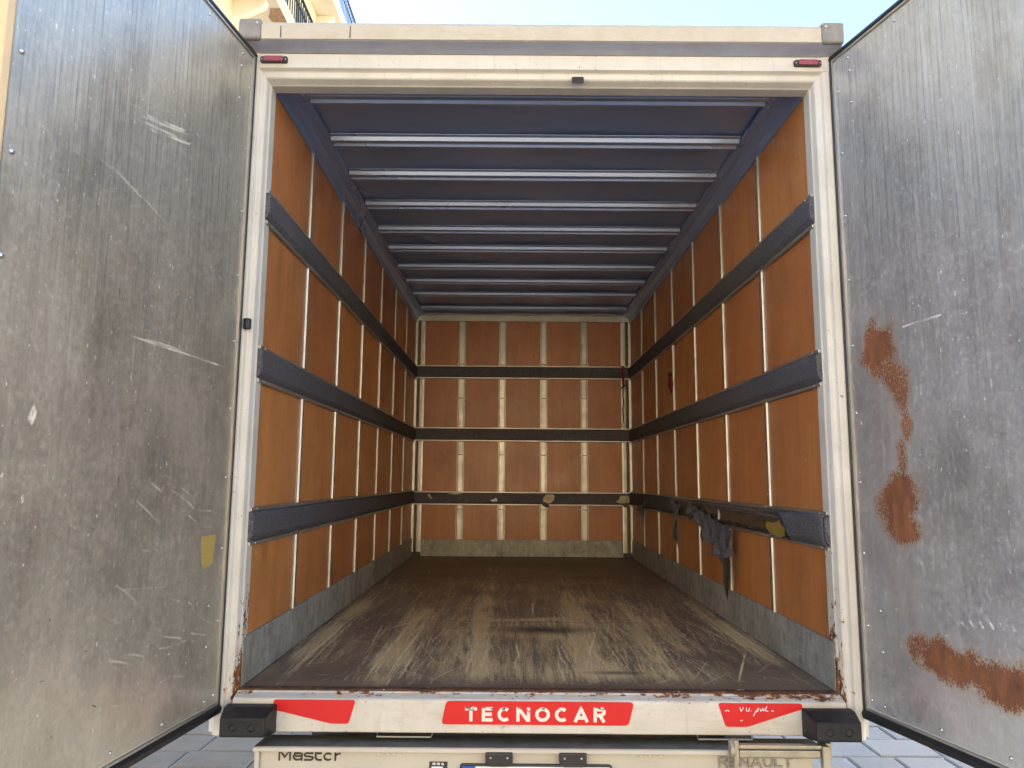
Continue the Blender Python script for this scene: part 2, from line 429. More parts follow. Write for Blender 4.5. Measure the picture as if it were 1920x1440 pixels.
# ------------------------------------------------------------------ mesh helpers
class MB:
    def __init__(s):
        s.v, s.f = [], []
    def add(s, vs, fs):
        n = len(s.v)
        s.v += [tuple(v) for v in vs]
        s.f += [tuple(i+n for i in f) for f in fs]
        return s
    def box(s, x0, x1, y0, y1, z0, z1):
        vs = [(x, y, z) for z in (z0, z1) for y in (y0, y1) for x in (x0, x1)]
        return s.add(vs, [(0, 2, 3, 1), (4, 5, 7, 6), (0, 1, 5, 4), (2, 6, 7, 3), (0, 4, 6, 2), (1, 3, 7, 5)])
    def prism(s, prof, axis, a, b, cap=True):
        """closed 2-D profile swept along an axis ('x': prof=(y,z), 'y': (x,z), 'z': (x,y))"""
        def P(p, t):
            return {'x': (t, p[0], p[1]), 'y': (p[0], t, p[1]), 'z': (p[0], p[1], t)}[axis]
        n = len(prof)
        vs = [P(p, a) for p in prof]+[P(p, b) for p in prof]
        fs = [(i, (i+1) % n, n+(i+1) % n, n+i) for i in range(n)]
        if cap:
            fs += [tuple(reversed(range(n))), tuple(range(n, 2*n))]
        return s.add(vs, fs)
    def tube(s, pts, r, n=8, caps=True):
        pts = [Vector(p) for p in pts]
        rs = r if isinstance(r, (list, tuple)) else [r]*len(pts)
        rings = []
        for i, p in enumerate(pts):
            d = (pts[min(i+1, len(pts)-1)]-pts[max(i-1, 0)]).normalized()
            u = d.orthogonal().normalized() if i == 0 else (u-d*u.dot(d)).normalized()
            w = d.cross(u)
            rings.append([p+rs[i]*(u*math.cos(2*math.pi*k/n)+w*math.sin(2*math.pi*k/n)) for k in range(n)])
        vs = [v for q in rings for v in q]
        fs = [(i*n+k, i*n+(k+1) % n, (i+1)*n+(k+1) % n, (i+1)*n+k) for i in range(len(pts)-1) for k in range(n)]
        if caps:
            fs += [tuple(reversed(range(n))), tuple((len(pts)-1)*n+k for k in range(n))]
        return s.add(vs, fs)
    def dome(s, c, nrm, r, h, n=6):
        c = Vector(c); d = Vector(nrm).normalized(); u = d.orthogonal().normalized(); w = d.cross(u)
        vs = []
        for rr, hh in ((1, 0), (.75, .7)):
            vs += [c+u*(r*rr*math.cos(2*math.pi*k/n))+w*(r*rr*math.sin(2*math.pi*k/n))+d*(h*hh) for k in range(n)]
        vs.append(c+d*h)
        fs = [(k, (k+1) % n, n+(k+1) % n, n+k) for k in range(n)]+[(n+k, n+(k+1) % n, 2*n) for k in range(n)]
        return s.add(vs, fs)
    def strip(s, pts, wd, yf, yb):
        """flat stroke in the xz plane, front at yf, back at yb"""
        P = [Vector((p[0], p[1])) for p in pts]
        L, R_ = [], []
        closed = (P[0]-P[-1]).length < 1e-6
        if closed:
            P = P[:-1]
        n = len(P)
        for i in range(n):
            a = P[(i-1) % n] if closed or i > 0 else None
            b = P[(i+1) % n] if closed or i < n-1 else None
            d1 = (P[i]-a).normalized() if a is not None else (b-P[i]).normalized()
            d2 = (b-P[i]).normalized() if b is not None else d1
            n1 = Vector((-d1.y, d1.x)); n2 = Vector((-d2.y, d2.x))
            mm = (n1+n2)
            mm = mm.normalized() if mm.length > .05 else n1
            k = wd/2/max(.45, mm.dot(n1))
            L.append(P[i]+mm*k); R_.append(P[i]-mm*k)
        vs = [(p.x, yf, p.y) for p in L]+[(p.x, yf, p.y) for p in R_]+[(p.x, yb, p.y) for p in L]+[(p.x, yb, p.y) for p in R_]
        fs = []
        for i in range(n if closed else n-1):
            j = (i+1) % n
            fs += [(i, n+i, n+j, j), (i, j, 2*n+j, 2*n+i), (n+i, 3*n+i, 3*n+j, n+j)]
        if not closed:
            fs += [(0, 2*n, 3*n, n), (n-1, 2*n-1, 4*n-1, 3*n-1)]
        return s.add(vs, fs)
    def poly(s, pts, yf, yb):
        """flat polygon in the xz plane"""
        n = len(pts)
        vs = [(p[0], yf, p[1]) for p in pts]+[(p[0], yb, p[1]) for p in pts]
        return s.add(vs, [tuple(range(n)), tuple(reversed(range(n, 2*n)))]+[(i, n+i, n+(i+1) % n, (i+1) % n) for i in range(n)])
    def mesh(s, name):
        me = bpy.data.meshes.new(name)
        me.from_pydata(s.v, [], s.f)
        bm = bmesh.new()
        bm.from_mesh(me)
        bmesh.ops.recalc_face_normals(bm, faces=bm.faces)
        bm.to_mesh(me)
        bm.free()
        return me

def ob(name, data, mat=None, parent=None, bevel=0.0, seg=2, smooth=False, kind=None):
    me = data.mesh(name) if isinstance(data, MB) else data
    if mat:
        if not me.materials:
            me.materials.append(MT[mat])
    if smooth:
        me.polygons.foreach_set('use_smooth', [True]*len(me.polygons))
    o = bpy.data.objects.new(name, me)
    COL.objects.link(o)
    if bevel:
        md = o.modifiers.new('bevel', 'BEVEL')
        md.width = bevel
        md.segments = seg
        md.limit_method = 'ANGLE'
        md.angle_limit = RAD(30)
    if parent is not None:
        o.parent = parent
        if parent.get('is_root'):
            o.location = -Vector(parent.location)
    if kind:
        o['kind'] = kind
    return o
def copy_to(o, parent, loc=None):
    c = o.copy()
    COL.objects.link(c)
    c.parent = parent
    if loc is not None:
        c.location = loc
    return c
def root(name, label, cat, loc, group=None):
    e = bpy.data.objects.new(name, None)
    COL.objects.link(e)
    e.location = loc
    e.empty_display_size = .2
    e['label'] = label
    e['category'] = cat
    e['is_root'] = True
    if group:
        e['group'] = group
    return e

# value noise on grids
def vnoise(shape, cells, seed):
    rg = np.random.RandomState(seed)
    ny, nx = shape
    cy, cx = max(1, int(cells[0])), max(1, int(cells[1]))
    g = rg.rand(cy+2, cx+2)
    yy = np.linspace(0, cy, ny, endpoint=False); xx = np.linspace(0, cx, nx, endpoint=False)
    iy = yy.astype(int); ix = xx.astype(int)
    fy = (yy-iy)[:, None]; fx = (xx-ix)[None, :]
    fy = fy*fy*(3-2*fy); fx = fx*fx*(3-2*fx)
    a = g[iy][:, ix]; b = g[iy][:, ix+1]; c = g[iy+1][:, ix]; d = g[iy+1][:, ix+1]
    return (a*(1-fx)+b*fx)*(1-fy)+(c*(1-fx)+d*fx)*fy
def fnoise(shape, cells, seed, octv=4):
    r = 0; amp = 1; tot = 0
    for k in range(octv):
        r = r+amp*vnoise(shape, (cells[0]*2**k, cells[1]*2**k), seed+k)
        tot += amp; amp *= .5
    return r/tot
def splat(M, u, v, du, val, rad):
    """soft line: points (u,v) in metres splatted into grid M[iv,iu]"""
    k = int(math.ceil(rad/du))+1
    iu = np.round(u/du).astype(int); iv = np.round(v/du).astype(int)
    for a in range(-k, k+1):
        for b in range(-k, k+1):
            jj = iu+a; ii = iv+b
            ok = (jj >= 0) & (jj < M.shape[1]) & (ii >= 0) & (ii < M.shape[0])
            d = np.hypot(jj*du-u, ii*du-v)
            w = np.clip(1.15-d/rad, 0, 1)*val
            np.maximum.at(M, (ii[ok], jj[ok]), w[ok])
def grid_mesh(name, nu, nv, du, pos, masks):
    """regular grid; pos(U,V)->(x,y,z) arrays; masks: three arrays [nv,nu]"""
    U, V = np.meshgrid(np.arange(nu)*du, np.arange(nv)*du)
    X, Y, Z = pos(U, V)
    co = np.stack([X, Y, Z], -1).reshape(-1, 3).astype(np.float32)
    me = bpy.data.meshes.new(name)
    i = (np.arange(nv-1)[:, None]*nu+np.arange(nu-1)[None, :]).ravel()
    q = np.stack([i, i+1, i+1+nu, i+nu], -1).astype(np.int32)
    me.vertices.add(len(co)); me.vertices.foreach_set('co', co.ravel())
    me.loops.add(q.size); me.loops.foreach_set('vertex_index', q.ravel())
    me.polygons.add(len(q))
    me.polygons.foreach_set('loop_start', (np.arange(len(q))*4).astype(np.int32))
    me.update(calc_edges=True)
    me.polygons.foreach_set('use_smooth', np.ones(len(q), bool))
    at = me.color_attributes.new('mask', 'FLOAT_COLOR', 'POINT')
    col = np.ones((nv*nu, 4), np.float32)
    for k in range(3):
        col[:, k] = masks[k].ravel()
    at.data.foreach_set('color', col.ravel())
    me.validate()
    return me

# ------------------------------------------------------------------ ground and paving
def build_ground():
    g = ob('ground', MB().add([(-300, -300, GZ-.03), (300, -300, GZ-.03), (300, 300, GZ-.03), (-300, 300, GZ-.03)], [(0, 1, 2, 3)]), 'ground_stone')
    g['kind'] = 'structure'
    pv = ob('pavement', MB().add([(-4.9, -4, GZ-.014), (8, -4, GZ-.014), (8, 12, GZ-.014), (-4.9, 12, GZ-.014)], [(0, 1, 2, 3)]), 'mortar')
    pv['kind'] = 'structure'
    rg = random.Random(3)
    far = MB()
    def slab(mb, x0, x1, y0, y1, ox=0, oy=0):
        j = lambda: rg.uniform(-.007, .007)
        h = GZ+rg.uniform(-.004, .004)
        bs = [(x0+j(), y0+j()), (x1+j(), y0+j()), (x1+j(), y1+j()), (x0+j(), y1+j())]
        cx, cy = (x0+x1)/2, (y0+y1)/2
        vs = []
        for inset, z in ((0, h-.03), (0, h-.006), (.009, h)):
            for (x, y) in bs:
                sx = -1 if x > cx else 1
                sy = -1 if y > cy else 1
                vs.append((x+sx*inset-ox, y+sy*inset-oy, z+rg.uniform(-.0012, .0012)))
        fs = [(0, 1, 5, 4), (1, 2, 6, 5), (2, 3, 7, 6), (3, 0, 4, 7), (4, 5, 9, 8), (5, 6, 10, 9), (6, 7, 11, 10), (7, 4, 8, 11), (8, 9, 10, 11)]
        mb.add(vs, fs)
    y = -4.0
    n = 0
    while y < 12:
        rh = rg.uniform(.25, .31)
        x = -4.9+rg.uniform(-.2, 0)
        while x < 8:
            w = rg.uniform(.26, .46)
            gap = .019
            near = 1.2 < y < 4.4 and -3.6 < x < 3.4 and n < 298
            if near:
                mb = MB()
                slab(mb, x+gap/2, x+w-gap/2, y+gap/2, y+rh-gap/2)
                ob('paving_stone', mb, 'paving_stone', pv)
                n += 1
            elif x > -4.9:
                slab(far, x+gap/2, min(x+w, 8)-gap/2, y+gap/2, y+rh-gap/2)
            x += w
        y += rh
    ob('paving_field', far, 'paving_stone', pv, kind='stuff')
build_ground()

# ------------------------------------------------------------------ truck
T = root('box_truck', 'white box truck with both rear doors open on an empty wood-lined load space', 'truck', (0, 2.0, GZ))
WI, YB, ZC = 1.037, 4.293, 2.296        # inner half width, bulkhead, ceiling
RAILS = ((1.660, 1.792), (1.063, 1.198), (.478, .612))
ROWS = ((.165, .478), (.612, 1.063), (1.198, 1.660), (1.792, 2.206))
STRIPS = [.605*k for k in range(1, 7)]

def build_shell():
    m = MB()
    m.box(-1.11, -WI-.012, .03, YB+.06, -.10, 2.36)
    ob('side_panel', m, 'box_white', T)
    m = MB(); m.box(WI+.012, 1.11, .03, YB+.06, -.10, 2.36)
    ob('side_panel', m, 'box_white', T)
    ob('front_panel', MB().box(-1.108, 1.108, YB+.03, YB+.09, -.098, 2.358), 'box_white', T)
    ob('roof_panel', MB().box(-1.112, 1.112, .0, YB+.095, 2.362, 2.385), 'box_white', T)
    ob('sub_floor', MB().box(-1.10, 1.10, .0, YB+.05, -.05, -.008), 'underbody', T)
build_shell()

def build_floor():
    du = .0055
    nu = int(2*WI/du)+1; nv = int(YB/du)+1
    R = np.zeros((nv, nu)); G = np.zeros((nv, nu)); B = np.zeros((nv, nu))
    U, V = np.meshgrid(np.arange(nu)*du-WI, np.arange(nv)*du)
    rg = np.random.RandomState(5)
    def smooth(x): return np.clip(x, 0, 1)**2*(3-2*np.clip(x, 0, 1))
    stretched = fnoise((nv, nu), (14, 90), 11, 3)
    blotch = fnoise((nv, nu), (18, 9), 21, 4)
    streaks = [(-.60, -.57, .06, 2.5, .085, .80), (-.27, -.22, .12, 3.6, .07, .95), (.29, .21, .12, 3.0, .085, 1.1), (.60, .47, .12, 2.7, .075, .85),
               (.63, .66, .55, 1.7, .07, .75), (-.95, -.95, .35, 2.7, .06, .75), (.96, .96, .35, 2.6, .05, .8), (0.05, 0.05, .08, 2.2, .70, .60), (.05, .05, .05, 4.4, 1.2, .46), (-.75, -.72, .2, 1.1, .10, .3)]
    for x0, x1, ya, yb_, s, a in streaks:
        f = np.clip((V-ya)/(yb_-ya), 0, 1)
        xc = x1+(x0-x1)*f+.03*(blotch-.5)
        e = smooth((V-ya+.15)/.3)*smooth((yb_-V)/(.55*(yb_-ya)))
        g = np.exp(-((U-xc)/(s*(.75+.6*blotch)))**2*.9)
        R = np.maximum(R, a*g*e*(.35+1.0*stretched)*(.55+.8*blotch))
    cross = np.exp(-((V-1.27-.03*np.sin(U*9))/.075)**2)*smooth((.36-np.abs(U))/.1)
    R = np.maximum(R, .85*cross*(.5+.7*blotch))
    # dark rubbed stains
    for cx, cy, sx, sy, a in ((.05, 1.02, .22, .10, .9), (-.1, 3.7, .9, .35, .5), (-.6, 2.95, .25, .12, .55), (.45, 2.9, .2, .1, .5), (.6, .95, .14, .25, .35), (.3, .25, .12, .03, .6), (0, .04, 1.1, .045, .45), (.55, 3.6, .3, .08, .6)):
        B = np.maximum(B, a*np.exp(-((U-cx)/sx)**2-((V-cy)/sy)**2)*(.4+.9*blotch))
    # plywood joints
    for yj in (1.205, 2.62):
        B = np.maximum(B, .7*(np.abs(V-yj) < .004))
        R = np.maximum(R, .55*np.exp(-((V-yj+.02)/.02)**2)*(blotch > .5)*(np.abs(U) < .7))
    # scratches
    def line(u0, v0, ang, L, curv, val, rad):
        n = max(8, int(L/.003)); t = np.linspace(0, L, n)
        a = ang+curv*t
        u = u0+np.cumsum(np.sin(a))*L/n; v = v0+np.cumsum(np.cos(a))*L/n
        fade = (.35+.65*np.sin(np.linspace(.15, math.pi-.15, n)))*np.interp(t, np.linspace(0, L, max(3, int(L/.05))), rg.uniform(.25, 1, max(3, int(L/.05))))
        splat(G, u+WI, v, du, val*fade, rad)
    for k in range(1300):
        st = streaks[rg.randint(0, 7)]
        v0 = st[2]+(st[3]-st[2])*rg.rand()**1.6*.9
        f = (v0-st[2])/(st[3]-st[2])
        u0 = st[1]+(st[0]-st[1])*f+rg.normal()*st[4]*1.15
        line(u0, v0, rg.normal()*.09, rg.uniform(.10, .8), rg.normal()*.15, rg.uniform(.12, .7), .0036)
    for k in range(240):
        line(rg.uniform(-1, 1), .06+rg.rand()**1.4*3.0, rg.normal()*.55, rg.uniform(.06, .45), rg.normal()*1.0, rg.uniform(.12, .7), .0036)
    for k in range(90):
        line(rg.uniform(-1, 1), .03+rg.rand()*.6, rg.uniform(-1.3, 1.3), rg.uniform(.015, .09), rg.normal()*4, rg.uniform(.12, .5), .004)
    for (u0, v0, an, L) in ((-.915, .06, -.02, 1.5), (-.90, .06, -.035, 1.25), (-.88, .3, -.03, 1.4), (.93, .55, .0, .9), (.985, .5, -.01, 1.3), (.9, .8, .02, 1.1), (.72, .12, .35, .55), (.20, .35, .16, .75), (-.06, .45, -.05, .3), (.02, 1.35, .02, .6), (-.75, .9, .5, .5), (-.62, .18, .01, 1.0), (-.55, .18, .02, .9), (-.5, .15, .01, .6)):
        line(u0, v0, an, L, .03, .9, .0055)
    me = grid_mesh('cargo_floor', nu, nv, du, lambda a, b: (a-WI, b, np.zeros_like(a)), (R, G, B))
    ob('cargo_floor', me, 'floor_board', T)
build_floor()

def rail_profile(side, z0, z1, x):
    """felt rail section in (x, z): vertical face, chamfered top and bottom; side=+1 is the right wall"""
    s = -side
    return [(x, z0+.012), (x+s*.010, z0+.015), (x+s*.025, z0+.036), (x+s*.027, z1-.022), (x+s*.018, z1-.016), (x, z1-.012)]

def torn_flap(name, parent, y0, y1, z_top, length, taper, seed, amp=.018, lean=0.0):
    """hanging scrap of felt on the right-hand low rail: grid with folds and ragged lower edge"""
    rg = random.Random(seed)
    nu, nv = 27, 17
    vs, fs = [], []
    jag = [(.62+.38*math.sin(i*.55+seed*1.7))*rg.uniform(.62, 1.0) for i in range(nu)]
    pk = int(nu*taper)
    for i in range(nu):
        d = abs(i-pk)/nu
        jag[i] *= max(.18, 1-1.7*d)
    jag[pk] = 1.0
    yc = y0+(y1-y0)*taper
    for j in range(nv):
        t = j/(nv-1)
        for i in range(nu):
            s = i/(nu-1)
            y = y0+(y1-y0)*s
            y = y+(yc-y)*t*.62+lean*t*t+rg.uniform(-.004, .004)
            z = z_top-length*jag[i]*t+.012*math.sin(s*9+seed)
            x = WI-.034-amp*(1+math.sin(s*19+seed+2.6*t)+.45*math.sin(s*43+5*t+seed))*(.4+t*.8)-.004*rg.random()
            vs.append((x, y, z))
    for j in range(nv-1):
        for i in range(nu-1):
            fs.append((j*nu+i, j*nu+i+1, (j+1)*nu+i+1, (j+1)*nu+i))
    m = MB(); m.add(vs, fs)
    o = ob(name, m, 'felt', parent, smooth=True)
    sd = o.modifiers.new('solidify', 'SOLIDIFY'); sd.thickness = .003
    ss = o.modifiers.new('subsurf', 'SUBSURF'); ss.levels = 1; ss.render_levels = 1
    return o

def torn_drape(parent):
    """the big limp scrap: attached along the rail's face, sagging to a long thin tail"""
    rg = random.Random(12)
    N, K = 44, 18
    vs, fs = [], []
    for i in range(N+1):
        q = i/N
        yt = 1.93-.90*q
        zt = .585-.115*q
        L = .035+.20*q**1.15+.018*math.sin(i*1.1)+.022*math.sin(i*.37+1)+rg.uniform(-.010, .010)
        if q > .80:
            L += .16*math.exp(-((q-.89)/.035)**2)
        if q > .95:
            L *= .55
        for j in range(K+1):
            t = j/K
            bunch = .16*t*t*(q-.35)
            y = yt-bunch*.3+.05*t*(1-q)*-1+.010*math.sin(t*9+i*.5)
            z = zt-L*t+.006*math.sin(i*.9+t*4)
            x = WI-.037-(.004+.030*t)*(.75+.55*math.sin(q*26+2.4*t)+.35*math.sin(q*57-3*t+1))-.004*rg.random()
            vs.append((min(x, WI-.034), y, z))
    n = K+1
    for i in range(N):
        for j in range(K):
            fs.append((i*n+j, i*n+j+1, (i+1)*n+j+1, (i+1)*n+j))
    o = ob('torn_felt', MB().add(vs, fs), 'felt', parent, smooth=True)
    o.modifiers.new('solidify', 'SOLIDIFY').thickness = .003

def build_side_wall(side):
    s = side
    xw = s*(WI+.010)
    backing = MB().box(min(xw, s*(WI+.004)), max(xw, s*(WI+.004)), .012, YB, 0, ZC)
    wl = ob('side_wall', backing, 'galvanised', T)
    ys = [.012]+STRIPS+[YB]
    meshes = {}
    for r, (z0, z1) in enumerate(ROWS):
        for k in range(7):
            a = ys[k]+(.022 if k else .030); b = ys[k+1]-.022
            key = (r, round(b-a, 3))
            if key not in meshes:
                meshes[key] = MB().box(-.004, .004, -(b-a)/2, (b-a)/2, -(z1-z0)/2+.002, (z1-z0)/2-.002).mesh('wood_panel')
            o = ob('wood_panel', meshes[key], 'wood_panel', wl)
            o.location = (s*(WI+random.uniform(-.0012, .0012)), (a+b)/2, (z0+z1)/2)
    # vertical aluminium strips: shallow top-hat section
    prof = [(0, -.024), (-.004, -.024), (-.005, -.016), (-.012, -.013), (-.0135, 0), (-.012, .013), (-.005, .016), (-.004, .024), (0, .024)]
    st = MB().prism([(s*(p[0]+.001), p[1]) for p in prof], 'z', .16, 2.207).mesh('wall_strip')
    for y in STRIPS:
        o = ob('wall_strip', st, 'aluminium', wl)
        o.location = (s*(WI-.003), y, 0)
    ob('edge_strip', MB().box(min(s*WI, s*(WI-.012)), max(s*WI, s*(WI-.012)), .014, .040, .005, 2.207), 'aluminium', wl, .002)
    # felt-covered rails with aluminium edge bars
    riv = MB()
    for i, (z0, z1) in enumerate(RAILS):
        x = s*(WI-.005)
        for za, zb in ((z0, z0+.013), (z1-.013, z1)):
            ob('rail_edge', MB().box(min(s*(WI-.002), s*(WI-.019)), max(s*(WI-.002), s*(WI-.019)), .016, YB-.05, za, zb), 'aluminium_bar', wl, .0015)
            for y in [.05]+STRIPS:
                riv.dome((s*(WI-.019), y+.02, (za+zb)/2), (-s, 0, 0), .005, .003)
        if s > 0 and i == 2:
            core = [(p[0]*1.0, p[1]) for p in rail_profile(s, z0, z1, x)]
            rl = ob('padded_rail', MB().prism(core, 'y', .31, YB-.045), 'brown_board', wl, .003)
            ob('rail_end', MB().prism(core, 'y', .004, .309), 'felt', wl, .003)
            rl['label'] = 'low rail with its felt torn off, bare brown board showing'
            # remaining felt: near end with ragged edge, and tattered far part
            def cover(ya, yb, seed, ragged_a, ragged_b):
                rg = random.Random(seed)
                pr = [(q[0]-s*.004 if 0 < j < 5 else q[0]-s*.001, q[1]) for j, q in enumerate(rail_profile(s, z0-.0015, z1+.0015, x))]
                pts = []
                for j in range(5):
                    for t in (0, .25, .5, .75):
                        pts.append((pr[j][0]+(pr[j+1][0]-pr[j][0])*t, pr[j][1]+(pr[j+1][1]-pr[j][1])*t))
                pts.append(pr[5])
                n = len(pts); vs = []; nx = 10
                ea = [ya+(rg.uniform(-.03, .05)+.03*math.sin(q*.8) if ragged_a else 0) for q in range(n)]
                eb = [yb+(rg.uniform(-.03, .04)+.05*math.sin(q*.55+1) if ragged_b else 0) for q in range(n)]
                for c in range(nx+1):
                    for q in range(n):
                        lift = 0
                        if ragged_b and c >= nx-1:
                            lift = .010*(c-nx+2)*rg.random()
                        vs.append((pts[q][0]-s*lift, ea[q]+(eb[q]-ea[q])*c/nx, pts[q][1]))
                fs = [(c*n+q, c*n+q+1, (c+1)*n+q+1, (c+1)*n+q) for c in range(nx) for q in range(n-1)]
                o = ob('felt_cover', MB().add(vs, fs), 'felt', wl, smooth=True)
                o.modifiers.new('solidify', 'SOLIDIFY').thickness = .003
            cover(.006, .37, 4, False, True)
            cover(2.45, 3.55, 5, True, True)
            cover(3.62, YB-.045, 6, True, False)
            # strip of felt still hanging on the upper edge
            m = MB(); rg = random.Random(9)
            vs = []; N = 60
            for q in range(N+1):
                y = .37+(1.9-.37)*q/N
                dz = .012+.010*math.sin(q*.9)*rg.random()+.012*(1-q/N)+rg.uniform(0, .006)
                for zz, xx in ((z1-.012, .006), (z1-.016, .0215), (z1-.020-dz, .0315)):
                    vs.append((s*(WI-.005)-s*xx, y, zz))
            fs = [(q*3+j, q*3+j+1, (q+1)*3+j+1, (q+1)*3+j) for q in range(N) for j in range(2)]
            o = ob('felt_fringe', MB().add(vs, fs), 'felt', wl, smooth=True)
            o.modifiers.new('solidify', 'SOLIDIFY').thickness = .002
            # glue patch and white chip on the bare board
            xg = s*(WI-.005)-s*.0285
            rgp = random.Random(2)
            pts = [(.36+.0, .50), (.36, .565), (.42, .560), (.50, .545), (.58, .548), (.60, .53), (.56, .505), (.50, .492), (.43, .488)]
            pts = [(y+rgp.uniform(-.01, .01), z+rgp.uniform(-.004, .004)) for y, z in pts]
            mb = MB(); n = len(pts)
            mb.add([(xg, p[0], p[1]) for p in pts]+[(xg+s*.004, p[0], p[1]) for p in pts], [tuple(range(n)), tuple(reversed(range(n, 2*n)))]+[(q, n+q, n+(q+1) % n, (q+1) % n) for q in range(n)])
            ob('glue_patch', mb, 'yellow_glue', wl)
            mb = MB()
            pts = [(1.31, .515), (1.30, .545), (1.312, .575), (1.325, .565), (1.322, .54), (1.33, .518)]
            n = 6
            mb.add([(xg, p[0], p[1]) for p in pts]+[(xg+s*.004, p[0], p[1]) for p in pts], [tuple(range(n)), tuple(reversed(range(n, 2*n)))]+[(q, n+q, n+(q+1) % n, (q+1) % n) for q in range(n)])
            ob('paper_scrap', mb, 'plate_white', wl)
            torn_drape(wl)
            torn_flap('torn_felt', wl, 2.16, 2.55, .575, .34, .25, 3, .018, -.03)
            torn_flap('torn_felt', wl, 3.1, 3.72, .54, .25, .6, 4, .02, 0)
        else:
            rl = ob('padded_rail', MB().prism(rail_profile(s, z0, z1, x), 'y', .004, YB-.045), 'felt', wl, .004)
    # kick plate with uneven upper edge
    ob('kick_plate', MB().box(min(s*(WI-.014), s*(WI-.002)), max(s*(WI-.014), s*(WI-.002)), .016, YB-.008, .002, .166), 'kick_metal', wl, .002)
    # rivets beside the strips
    for y in STRIPS:
        for z0, z1 in ROWS:
            for dz in (.05, (z1-z0)*.40, (z1-z0)*.62):
                riv.dome((s*(WI-.016), y, z0+dz), (-s, 0, 0), .0048, .003)
    for y in STRIPS:
        riv.dome((s*(WI-.012), y-.03, 2.226), (-s, 0, 0), .006, .004)
        riv.dome((s*(WI-.012), y+.05, 2.226), (-s, 0, 0), .006, .004)
    ob('rivets', riv, 'screw_metal', wl, smooth=True, kind='stuff')
    return wl
wall_l = build_side_wall(-1)
wall_r = build_side_wall(1)

